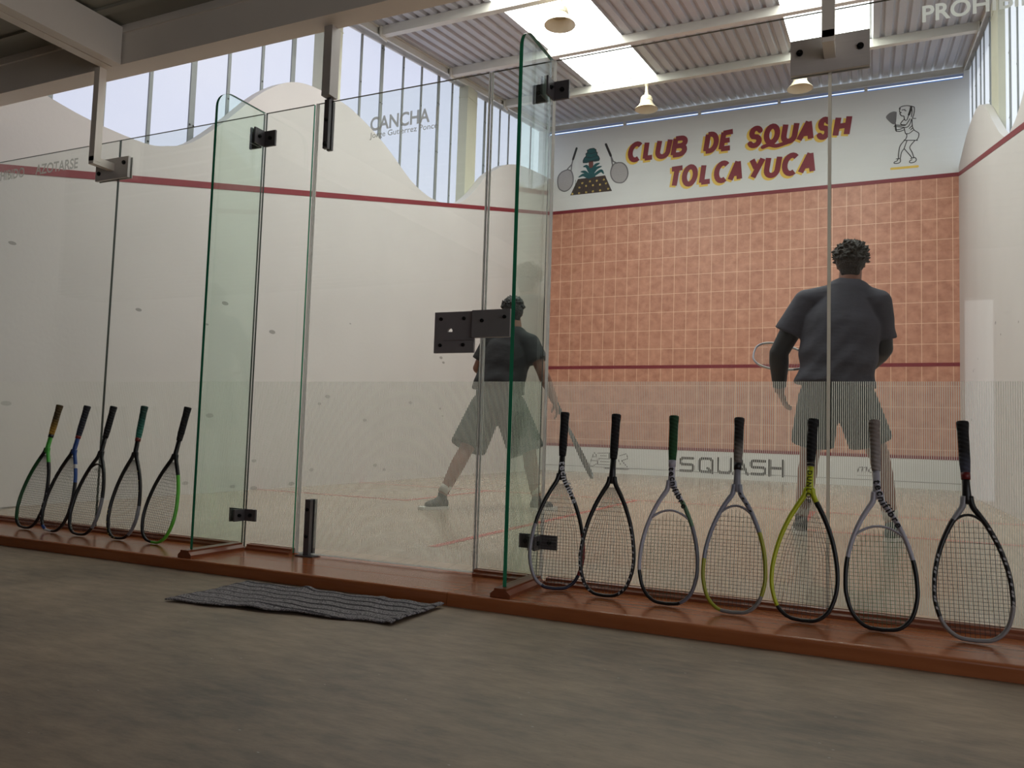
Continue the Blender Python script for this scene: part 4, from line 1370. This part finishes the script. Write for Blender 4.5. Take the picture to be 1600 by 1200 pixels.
# ================================================================== RACKETS
LR = .722
HEAD = [(0, .007), (.045, .013), (.082, .044), (.103, .100), (.108, .155), (.102, .215), (.086, .285), (.062, .350), (.036, .402), (.016, .438), (.009, .466)]
HEADB = [(0, .007), (.050, .014), (.088, .050), (.107, .110), (.109, .165), (.103, .225), (.085, .295), (.058, .360), (.034, .402), (.015, .432), (.009, .466)]
def racket(spec, loc, rot, label, group='squash rackets leaning on the glass', cat='racket'):
    t = thing('squash_racket', label, cat, loc, group, rot)
    half = [(q[0], q[1]) for q in crom(HEADB if spec.get('bridge') else HEAD, 5)]
    path = [(-a, b) for a, b in half[::-1]] + half[1:]        # left throat -> tip -> right throat
    n = len(path)
    cols = spec['frame']                                       # [(end fraction, colour), ...] from the left throat round to the right
    ms, mi = [], []
    for e, c in cols:
        if c not in ms:
            ms.append(c)
    for i in range(n - 1):
        fr = (i + .5) / (n - 1)
        for e, c in cols:
            if fr <= e:
                mi.append(ms.index(c))
                break
    fm = MB()
    rad = []
    for i in range(n):
        k = abs(2 * i / (n - 1) - 1)
        rad.append((.0068 + .0034 * k ** 2, .0104 + .001 * k))
    fm.tube([(a, 0, b) for a, b in path], rad, 10, mi, True, True, (0, 1, 0))
    if spec.get('marks'):
        mk = fm
        ms.append(spec.get('markcol', (190, 190, 190)))
        for (f0, f1, step, ln) in spec['marks']:
            q = f0
            while q < f1:
                i = int(q * (n - 1))
                a, b = Vector(path[i]), Vector(path[min(i + 1, n - 1)])
                d = (b - a).normalized()
                nn = Vector((-d.y, d.x))
                w = .0034
                p = [a - d * ln - nn * w, a + d * ln * .4 - nn * w, a + d * ln + nn * w, a - d * ln * .4 + nn * w]
                mk.add([(z.x, -.0108, z.y) for z in p], [(0, 1, 2, 3)], len(ms) - 1)
                q += step
    fr_ = fm.build('frame', [colmat(c) for c in ms], t, local=True)
    # strings
    sg = MB()
    hw = {}
    def width(z):
        for (a0, b0), (a1, b1) in zip(half, half[1:]):
            if b0 <= z <= b1:
                return lerp(a0, a1, (z - b0) / max(1e-6, b1 - b0))
        return 0.0
    bz = spec.get('bridge')
    top = (bz - .006) if bz else .425
    sr = .0009
    kk = 7
    for i in range(-kk, kk + 1):
        x0 = i * .0138
        pts = []
        for s_ in range(41):
            z = lerp(.012, top, s_ / 40)
            if bz:
                x = x0
                zz = bz - .012 - 2.6 * (x / .1) ** 2 * .03
                if z > zz:
                    continue
            else:
                x = x0 * (1 if z < .18 else lerp(1, .16, (z - .18) / (.43 - .18)))
            if abs(x) <= max(0, width(z) - .003):
                pts.append((x, 0, z))
        if len(pts) > 1:
            sg.tube([pts[0], pts[len(pts) // 2], pts[-1]] if not bz else [pts[0], pts[-1]], sr, 3, 0, False)
    z = .030
    while z < (top - .02 if bz else .375):
        w = width(z) - .002
        sg.tube([(-w, .0012, z), (w, .0012, z)], sr, 3, 0, False)
        z += .0122 if z < .25 else .017
    sg.build('strings', colmat(spec.get('string', (30, 28, 28))), t, local=True)
    if bz:
        br = MB()
        w = width(bz - .035)
        pts = [(lerp(-w, w, i / 10), 0, bz - .036 * (2 * i / 10 - 1) ** 2) for i in range(11)]
        br.tube(pts, (.0045, .009), 8, 0, True, True, (0, 1, 0)) if False else br.tube(pts, [(.0045, .0088)] * 11, 8, 0, True, True, (0, 1, 0))
        br.build('bridge', colmat(spec['shaft']), t, local=True)
    sh = MB()
    sh.tube([(0, 0, .440), (0, 0, .462), (0, 0, .49), (0, 0, .545)], [(.012, .0105), (.0145, .011), (.0125, .0115), (.0115, .0115)], 12, 0, True, True, (0, 1, 0))
    sf = sh.build('shaft', colmat(spec['shaft']), t, local=True)
    for (z0, z1, c) in spec.get('collar', ()):
        MB().tube([(0, 0, z0), (0, 0, z1)], [.0142, .0150], 14).build('collar', colmat(c), t, local=True)
    g0 = spec.get('grip0', .540)
    gp = MB().lathe([(.004, g0), (.0140, g0), (.0150, g0 + .012), (.0170, g0 + .045), (.0172, g0 + .10), (.0174, LR - .035), (.0190, LR - .016), (.0194, LR - .004), (.0178, LR), (.004, LR)], (0, 0, 0), 16)
    gp.build('grip', grip_mat('grip_' + t.name, *spec['grip']), t, local=True)
    if spec.get('text'):
        txt, f0, size, c, stepk = spec['text']
        tx = MB()
        if f0 == 'shaft':
            vs, fs = glyphs(txt, size, .0003, 0, 1.35)
            x1 = max(q[0] for q in vs)
            tx.add([(q[1] - size * .36, -.0128, .535 - .005 - q[0]) for q in vs], fs)
        else:
            # letters follow the right-hand side of the frame downwards from the shaft
            cpath = [(.001, .535), (.001, .50)] + [(a, b) for a, b in half[::-1]]
            dist, pos = f0, 0.0
            def along(d):
                acc = 0
                for (a, b) in zip(cpath, cpath[1:]):
                    v = Vector(b) - Vector(a)
                    if acc + v.length >= d:
                        return Vector(a) + v * ((d - acc) / v.length), v.normalized()
                    acc += v.length
                return Vector(cpath[-1]), v.normalized()
            for ch in txt:
                vs, fs = glyphs(ch, size, .0008)
                p, d = along(dist)
                nn = Vector((-d.y, d.x))
                tx.add([((p + d * q[0] + nn * (q[1] - size * .30)).x, -.0130, (p + d * q[0] + nn * (q[1] - size * .30)).y) for q in vs], fs)
                dist += max(q[0] for q in vs) + size * stepk
        tx.build('brand_lettering', colmat(c), fr_ if f0 != 'shaft' else sf, local=True)
    return t

BK, GR, SV, RD, NV, LIME, GREEN, BLUE, WH = (20, 19, 22), (120, 120, 126), (172, 170, 182), (134, 40, 36), (32, 34, 58), (188, 196, 34), (70, 168, 60), (40, 74, 140), (200, 200, 200)
DG = (22, 74, 40)
def lean(bx, by, tx):
    dy = -.030 - by
    th = math.asin(dy / LR)
    ph = math.asin(max(-.3, min(.3, (tx - bx) / (LR * math.cos(th)))))
    return (bx, by, ZS + .0025), (-th, ph, 0)
SPECS = [
    (.884, -.178, .908, dict(frame=[(.10, BK), (.40, DG), (.78, BK), (.88, BK), (1, GREEN)], shaft=GREEN, grip=((176, 134, 44), (78, 62, 32), .56, .64), collar=((.528, .546, BK),)),
     'leftmost squash racket, green frame and gold and dark grip, on the step'),
    (1.113, -.186, 1.145, dict(frame=[(.42, BK), (.46, BLUE), (.52, WH), (.80, BK), (.86, BLUE), (.88, WH), (1, BLUE)], shaft=BLUE, grip=((58, 58, 74), (40, 40, 48), .54, .66), collar=((.530, .546, RD),), marks=((.16, .44, .035, .006),), markcol=(160, 160, 170)),
     'squash racket with blue throat and grey-blue grip, second from the left end'),
    (1.352, -.190, 1.362, dict(frame=[(.60, BK), (.74, GR), (1, BK)], shaft=BK, bridge=.392, grip=((26, 25, 27), None), ),
     'black squash racket with grey lower rim, between the blue and teal gripped ones'),
    (1.631, -.168, 1.604, dict(frame=[(.58, BK), (.72, GR), (1, BK)], shaft=BK, grip=((50, 128, 112), (34, 70, 62), .56, .68), collar=((.526, .545, (110, 40, 34)),), marks=((.30, .5, .03, .005), (.78, .9, .04, .004)), markcol=(190, 180, 110)),
     'black squash racket with teal grip and small red collar'),
    (1.872, -.163, 1.928, dict(frame=[(.50, BK), (.86, (96, 184, 60)), (1, BK)], shaft=BK, grip=((26, 25, 27), None)),
     'black squash racket with bright green right rim, nearest the left glass fin'),
    (4.084, -.135, 4.070, dict(yaw=26, frame=[(.22, BK), (.44, (150, 150, 160)), (.62, NV), (.76, RD), (1, BK)], shaft=BK, grip=((18, 17, 19), None), text=('tecnifibre', .02, .038, (190, 190, 196), .10)),
     'black squash racket with white lettering, silver and red rim, beside the centre fin'),
    (4.300, -.160, 4.293, dict(frame=[(1, BK)], shaft=BK, grip=((18, 17, 19), None), marks=((.22, .44, .018, .005), (.58, .80, .018, .005)), markcol=(170, 170, 174)),
     'all black squash racket with fine white print on both sides of its rim'),
    (4.545, -.172, 4.529, dict(frame=[(.34, SV), (.55, BK), (.80, (112, 112, 122)), (.88, (90, 120, 96)), (1, SV)], shaft=SV, bridge=.352, grip=((36, 92, 48), (26, 66, 36), .54, .68), collar=((.520, .545, SV),), string=(52, 70, 46), text=('tecnifibre', .02, .034, (30, 30, 32), .12)),
     'silver squash racket with dark green grip'),
    (4.785, -.188, 4.779, dict(frame=[(.28, (140, 142, 156)), (.46, (158, 160, 48)), (.62, (128, 126, 124)), (.80, (158, 160, 48)), (1, (140, 142, 156))], shaft=(136, 136, 146), bridge=.388, grip=((132, 124, 118), (40, 38, 38), .59, .64), collar=((.522, .548, BK),), marks=((.86, .97, .03, .006),), markcol=(34, 32, 34)),
     'thin silver squash racket with yellow-green sides and black over grey grip'),
    (5.017, -.182, 5.042, dict(frame=[(.40, LIME), (.80, BK), (.92, BK), (1, LIME)], shaft=LIME, grip=((18, 17, 19), None), grip0=.565, collar=((.548, .556, BK), (.560, .566, BK)), string=(60, 54, 50), text=('DUNLOP', 'shaft', .0235, (30, 30, 24), 0)),
     'lime yellow and black squash racket with black grip'),
    (5.270, -.180, 5.245, dict(frame=[(.24, SV), (.76, BK), (1, SV)], shaft=SV, bridge=.348, grip=((168, 160, 158), (146, 134, 128), .56, .68), string=(44, 92, 54), text=('tecnifibre', .03, .036, (28, 28, 30), .12)),
     'silver and black squash racket with pale taupe grip and green strings'),
    (5.538, -.176, 5.518, dict(frame=[(.12, (150, 150, 156)), (.38, BK), (.66, (142, 140, 142)), (1, BK)], shaft=BK, bridge=.405, grip=((74, 76, 92), (28, 27, 29), .56, .62), collar=((.522, .546, (104, 22, 26)),), marks=((.22, .37, .016, .006), (.66, .86, .016, .006)), markcol=(178, 178, 182)),
     'rightmost squash racket, black and silver with grey-blue and black grip'),
]
for bx, by, tx, sp_, lab in SPECS:
    lo, ro = lean(bx, by, tx)
    ro = (Matrix.Rotation(ro[1], 3, 'Y') @ Matrix.Rotation(ro[0], 3, 'X') @ Matrix.Rotation(R(sp_.get('yaw', 0)), 3, 'Z')).to_euler()
    racket(sp_, lo, ro, lab)

# ================================================================== PLAYERS
def hand(mb, wrist, dirv, palm_n, curl, sgn, s=1.0):
    """palm, four fingers bent at the knuckles and a thumb; dirv = along the hand, palm_n = out of the palm, sgn = thumb side"""
    w = Vector(wrist)
    d = Vector(dirv).normalized()
    nn = Vector(palm_n)
    nn = (nn - d * nn.dot(d)).normalized()
    sd = d.cross(nn) * sgn                       # towards the thumb
    mb.capsule(w, w + d * .075 * s, (.030 * s, .018 * s), (.038 * s, .015 * s), sd, 12)
    for k, (off, L) in enumerate(((.028, .070), (.010, .080), (-.009, .074), (-.027, .058))):
        p = w + d * .082 * s + sd * off * s
        a = curl * (.55 + .1 * k)
        dd = d
        r_ = .0088 * s
        for seg in range(3):
            a2 = a * (.5 if seg == 0 else 1)
            dd = (dd * math.cos(a2) + nn * math.sin(a2)).normalized()
            nn2 = (nn * math.cos(a2) - d * math.sin(a2))
            q = p + dd * (L * s * (.45, .32, .23)[seg])
            mb.capsule(p, q, r_, r_ * .92, None, 8)
            p = q
            r_ *= .93
    p = w + d * .028 * s + sd * .030 * s
    q = p + (d * .5 + sd * .75 + nn * .3).normalized() * .045 * s
    q2 = q + (d * .85 + sd * .15 + nn * .5 * curl).normalized() * .034 * s
    mb.capsule(p, q, .012 * s, .0105 * s, None, 8)
    mb.capsule(q, q2, .0105 * s, .009 * s, None, 8)

def shoe(t, ankle, toe, mats, s=1.0, z0=0.0):
    a, b = Vector((ankle[0], ankle[1], z0)), Vector((toe[0], toe[1], z0))
    d = (b - a).normalized()
    sd = Vector((-d.y, d.x, 0))
    heel = a - d * .055 * s
    up = MB()
    up.capsule(heel + d * .035 * s + Vector((0, 0, .045 * s)), a + d * .03 * s + Vector((0, 0, .055 * s)), (.038 * s, .038 * s), (.040 * s, .045 * s), sd)
    up.capsule(a + d * .02 * s + Vector((0, 0, .05 * s)), b - d * .045 * s + Vector((0, 0, .036 * s)), (.040 * s, .042 * s), (.044 * s, .030 * s), sd)
    up.capsule(a + Vector((0, 0, .06 * s)), a + Vector((0, 0, .105 * s)), .040 * s, .037 * s, None)
    body = remesh(up, .006, 3)
    body.v = [Vector((q.x, q.y, max(q.z, z0 + .018 * s))) for q in body.v]
    sh = body.build('shoe', mats[0], t)
    so_ = MB()
    prof_ = [(-.060, .0), (-.052, .024), (-.03, .034), (.03, .034), (.10, .040), (.15, .044), (.19, .038), (.212, .018), (.215, 0)]
    LL = (b - a).length / .17
    pts = [(k * LL if k > 0 else k, w) for k, w in prof_]
    poly = [a + d * (k * s) + sd * (w * s) for k, w in pts] + [a + d * (k * s) - sd * (w * s) for k, w in pts[-2:0:-1]]
    so_.prism([(q.x, q.y) for q in poly], 'z', z0 + .001, z0 + .024 * s)
    so_.build('sole', mats[1], sh)
    return sh

def face(mb, hc, fwd, rgt, s=1.0):
    hc = Vector(hc)
    fwd, rgt = Vector(fwd).normalized(), Vector(rgt).normalized()
    up = Vector((0, 0, 1))
    mb.capsule(hc + up * .015 * s, hc + up * .045 * s, (.074 * s, .088 * s), (.072 * s, .086 * s), rgt)          # skull
    mb.capsule(hc + up * .0 * s + fwd * .012 * s, hc - up * .075 * s + fwd * .038 * s, (.066 * s, .072 * s), (.034 * s, .038 * s), rgt)   # jaw
    mb.capsule(hc + fwd * .092 * s + up * .01 * s, hc + fwd * .112 * s - up * .028 * s, .009 * s, .015 * s, None, 10)                     # nose
    mb.capsule(hc + fwd * .090 * s - up * .062 * s - rgt * .02 * s, hc + fwd * .090 * s - up * .062 * s + rgt * .02 * s, .008 * s, .008 * s, None, 8)   # lips
    mb.capsule(hc + fwd * .085 * s + up * .034 * s - rgt * .035 * s, hc + fwd * .085 * s + up * .034 * s + rgt * .035 * s, .012 * s, .012 * s, None, 8)  # brow
    for k in (-1, 1):
        e = hc + rgt * (k * .076 * s) - fwd * .008 * s
        mb.capsule(e + up * .022 * s - fwd * .006 * s, e - up * .018 * s, (.007 * s, .017 * s), (.007 * s, .011 * s), rgt, 10)

def eyes(t, hc, fwd, rgt, parent, s=1.0):
    hc, fwd, rgt = Vector(hc), Vector(fwd).normalized(), Vector(rgt).normalized()
    for k in (-1, 1):
        MB().ball(hc + rgt * k * .032 * s + fwd * .086 * s + Vector((0, 0, .012 * s)), .0125 * s, 10).build('eye', 'white', parent)

def person(label, P, mats, s=1.0):
    t = thing('person', label, 'person', (P['pelvis'][0], P['pelvis'][1], 0), 'players on the court')
    V = Vector
    rg_ = V(P['right'])
    b = MB()
    b.capsule(P['pelvis'], P['waist'], (.150 * s, .105 * s), (.130 * s, .092 * s), rg_)
    b.capsule(P['waist'], P['chest'], (.130 * s, .092 * s), (.160 * s, .108 * s), rg_)
    b.capsule(P['chest'], V(P['neck']) - V((0, 0, .08)), (.160 * s, .105 * s), (.10 * s, .07 * s), rg_)
    b.capsule(V(P['neck']) - V((0, 0, .05)), V(P['head']) - V((0, 0, .02)), .068 * s, .064 * s, None)
    for k in ('l', 'r'):
        sh_, el, wr, hd = V(P[k + 'sh']), V(P[k + 'el']), V(P[k + 'wr']), P[k + 'hand']
        b.capsule(V(P['neck']) - V((0, 0, .07)), sh_, .055 * s, .062 * s, None)
        ar = s * P.get('arm', 1.05)
        b.capsule(sh_, el, .056 * ar, .043 * ar, None)
        b.capsule(el, el.lerp(wr, .25), .044 * ar, .046 * ar, None)
        b.capsule(el.lerp(wr, .25), wr, .046 * ar, .029 * ar, None)
        hand(b, wr, hd[0], hd[1], hd[2], hd[3], s)
        hp, kn, an, to = V(P[k + 'hip']), V(P[k + 'kn']), V(P[k + 'an']), V(P[k + 'toe'])
        b.capsule(hp, kn, .088 * s, .058 * s, None)
        mid = kn.lerp(an, .32) - V(P['fwd']) * .012
        b.capsule(kn, mid, .056 * s, .058 * s, None)
        b.capsule(mid, an, .058 * s, .036 * s, None)
        b.capsule(an, an + V((0, 0, -.04)), .036 * s, .034 * s, None)
    face(b, P['head'], P['look'], P['lookr'], s)
    body = remesh(b, .0065, 4).build('body', mats['skin'], t)
    eyes(t, P['head'], P['look'], P['lookr'], body, s)
    # shirt
    c = MB()
    hem = V(P['hem'])
    c.capsule(hem, P['waist'], P['hemr'], P['waistr'], rg_, 28, True)
    c.capsule(P['waist'], P['chest'], P['waistr'], P['chestr'], rg_, 28)
    c.capsule(P['chest'], V(P['neck']) - V((0, 0, .085)), P['chestr'], (P['chestr'][0] * .62, P['chestr'][1] * .74), rg_, 28)
    c.capsule(V(P['neck']) - V((0, 0, .07)), V(P['neck']) - V((0, 0, .012)), .090 * s, .068 * s, None, 20, False, True)
    for k in ('l', 'r'):
        sh_, el = V(P[k + 'sh']), V(P[k + 'el'])
        c.capsule(V(P['neck']) - V((0, 0, .075)), sh_, .074 * s, P.get('slr0', .080) * .98 * s, None)
        c.capsule(sh_, sh_.lerp(el, P.get(k + 'slv', .72)), P.get('slr0', .080) * s, P.get(k + 'slr', .083) * s, None, 20, False, True)
    sm_ = remesh(c, .0085, 5)
    rs = random.Random(5)
    ph = [(rs.uniform(0, 6), rs.uniform(16, 44), rs.uniform(-1.2, .2)) for _ in range(5)]
    for q in sm_.v:                                        # soft cloth folds
        k = sum(math.sin(q.z * w + q.x * w * sl + p0) for p0, w, sl in ph) / 5
        low = max(0.0, min(1.0, (V(P['chest']).z + .1 - q.z) / .35))
        q += V((q.x - P['waist'][0], q.y - P['waist'][1], 0)).normalized() * (k * .020 * low)
    sm_.build('shirt', mats['shirt'], t)
    # shorts
    c = MB()
    c.capsule(V(P['pelvis']) - V((0, 0, .03)), V(P['hem']) + V((0, 0, .05)), P['shr'], (P['waistr'][0] * .9, P['waistr'][1] * .9), rg_, 24)
    for k in ('l', 'r'):
        hp, he = V(P[k + 'hip']), V(P[k + 'short'])
        c.capsule(hp, he, P['thr0'], P['thr1'], rg_, 24, False, True)
    remesh(c, .0085, 4).build('shorts', mats['shorts'], t)
    # hair
    h = MB()
    hc = V(P['head'])
    lk, lr = V(P['look']).normalized(), V(P['lookr']).normalized()
    h.capsule(hc + V((0, 0, .020 * s)) - lk * .022 * s, hc + V((0, 0, .056 * s)) - lk * .010 * s, (.086 * s, .090 * s), (.084 * s, .092 * s), lr)
    h.capsule(hc - lk * .055 * s + V((0, 0, .01)), hc - lk * .050 * s - V((0, 0, .058 * s)), (.070 * s, .038 * s), (.056 * s, .028 * s), lr)
    rs = random.Random(P['seed'])
    for i in range(P['curls']):
        th, phh = rs.uniform(0, 2 * math.pi), math.acos(rs.uniform(math.cos(P['curlphi']), 1))
        dvec = lr * math.sin(phh) * math.cos(th) + lk * math.sin(phh) * math.sin(th) + V((0, 0, math.cos(phh)))
        if dvec.dot(lk) > .72:
            continue
        rr_ = rs.uniform(P['curlr'][0], P['curlr'][1]) * s
        c0 = hc + V((0, 0, .040 * s)) - lk * .012 * s + V((dvec.x * .090, dvec.y * .092, dvec.z * .096)) * s
        tip = c0 + (dvec + V((rs.uniform(-.9, .9), rs.uniform(-.9, .9), rs.uniform(-.3, .7)))).normalized() * rs.uniform(.010, P['tuft']) * s
        h.capsule(c0, tip, rr_, rr_ * .35, None, 8)
    remesh(h, .0042, 0).build('hair', mats['hair'], t)
    for k in ('l', 'r'):
        an, to = V(P[k + 'an']), V(P[k + 'toe'])
        MB().capsule(an + V((0, 0, .02)), an + (V(P[k + 'kn']) - an).normalized() * .085, .040 * s, .044 * s, None, 16, True, True).build('sock', mats['sock'], t)
        shoe(t, an, to, (mats['shoe' + k], 'white'), s)
        if P.get(k + 'cover'):
            sh_, el, wr = V(P[k + 'sh']), V(P[k + 'el']), V(P[k + 'wr'])
            q = MB()
            ar = s * P.get('arm', 1.05)
            q.capsule(sh_.lerp(el, .55), el, .054 * ar, .047 * ar, None)
            q.capsule(el, el.lerp(wr, .25), .048 * ar, .050 * ar, None)
            q.capsule(el.lerp(wr, .25), el.lerp(wr, .95), .050 * ar, .034 * ar, None, 16, False, True)
            remesh(q, .007, 3).build('compression_sleeve', 'sleeve', t)
    return t

PL = dict(seed=2, curls=90, curlphi=1.6, curlr=(.010, .016), tuft=.020, right=(1, .12, 0), fwd=(-.1, 1, 0), look=(-.55, .83, 0), lookr=(.83, .55, 0),
          pelvis=(2.495, 2.60, .86), waist=(2.50, 2.62, 1.06), chest=(2.55, 2.66, 1.25), neck=(2.583, 2.68, 1.465), head=(2.553, 2.70, 1.585),
          hem=(2.49, 2.605, .93), hemr=(.225, .155), waistr=(.205, .145), chestr=(.205, .140), shr=(.190, .145), thr0=(.135, .135), thr1=(.150, .135),
          lsh=(2.375, 2.66, 1.340), lel=(2.275, 2.66, 1.13), lwr=(2.345, 2.87, 1.03), lhand=((.35, .8, -.05), (.6, -.5, -.6), .5, 1),
          slr0=.074, rsh=(2.745, 2.65, 1.330), rel=(2.855, 2.64, 1.10), rwr=(2.935, 2.72, .87), rhand=((.30, .12, -.95), (-.75, -.5, -.2), .95, 1), rslv=.66, lslv=.72,
          lhip=(2.40, 2.58, .80), lkn=(2.335, 2.38, .46), lan=(2.242, 2.19, .105), ltoe=(2.165, 2.05, .0), lshort=(2.33, 2.42, .475),
          rhip=(2.60, 2.61, .80), rkn=(2.765, 2.64, .46), ran=(2.845, 2.62, .105), rtoe=(2.92, 2.78, 0), rshort=(2.745, 2.64, .45))
person('person in black t-shirt and dark shorts, legs wide apart, behind the glass door', PL,
       dict(skin='skin', shirt='shirt_black', shorts='shorts', hair='hair', sock='sock', shoel='shoe', shoer='shoe'))
PR = dict(seed=9, curls=300, curlphi=1.75, curlr=(.011, .018), tuft=.030, arm=1.22, right=(1, .05, 0), fwd=(0, 1, 0), look=(.05, 1, 0), lookr=(1, -.05, 0),
          pelvis=(5.03, 2.33, .95), waist=(5.035, 2.34, 1.12), chest=(5.06, 2.37, 1.36), neck=(5.105, 2.40, 1.655), head=(5.115, 2.42, 1.765),
          hem=(5.025, 2.33, .965), hemr=(.245, .170), waistr=(.232, .160), chestr=(.245, .150), shr=(.205, .155), thr0=(.130, .140), thr1=(.135, .135),
          lsh=(4.845, 2.38, 1.525), lel=(4.672, 2.40, 1.19), lwr=(4.668, 2.50, .955), lhand=((.28, .25, -.9), (.7, .4, .1), .45, -1), lcover=True, lslv=.62, lslr=.098,
          rsh=(5.275, 2.39, 1.505), rel=(5.305, 2.45, 1.215), rwr=(5.205, 2.70, 1.105), rhand=((-.85, .45, -.05), (.2, .3, -.9), .95, 1), rcover=True, rslv=.80, rslr=.082,
          lhip=(4.93, 2.33, .88), lkn=(4.87, 2.42, .52), lan=(4.822, 2.385, .105), ltoe=(4.795, 2.56, 0), lshort=(4.885, 2.40, .585),
          rhip=(5.14, 2.33, .88), rkn=(5.285, 2.42, .52), ran=(5.352, 2.33, .105), rtoe=(5.40, 2.49, 0), rshort=(5.235, 2.40, .605))
person('tall person in charcoal t-shirt with black arm sleeves and curly hair, before the tiled wall', PR,
       dict(skin='skin2', shirt='shirt_navy', shorts='shorts2', hair='hair2', sock='sock', shoel='shoe', shoer='shoe_teal'), 1.06)

def held(spec, butt, tip, roll, label):
    """racket whose handle end sits at butt and whose head points to tip"""
    butt, tip = Vector(butt), Vector(tip)
    d = (butt - tip).normalized()
    base = butt - d * LR
    q = d.to_track_quat('Z', 'Y')
    e = (q.to_matrix() @ Matrix.Rotation(roll, 3, 'Z')).to_euler()
    return racket(spec, base, e, label, 'rackets held by the players')
held(dict(frame=[(.5, (60, 60, 66)), (1, (40, 40, 44))], shaft=(40, 40, 44), grip=((30, 30, 32), None)), (2.925, 2.715, .90), (3.215, 2.86, .28), R(-12), 'dark squash racket hanging from the hand of the person behind the door')
held(dict(frame=[(.2, GR), (.4, WH), (.6, SV), (.8, WH), (1, GR)], shaft=SV, bridge=.36, grip=((40, 40, 42), None), string=(150, 140, 132)), (5.17, 2.76, 1.10), (4.45, 2.72, 1.235), R(62), 'silver squash racket held out in front by the tall person')
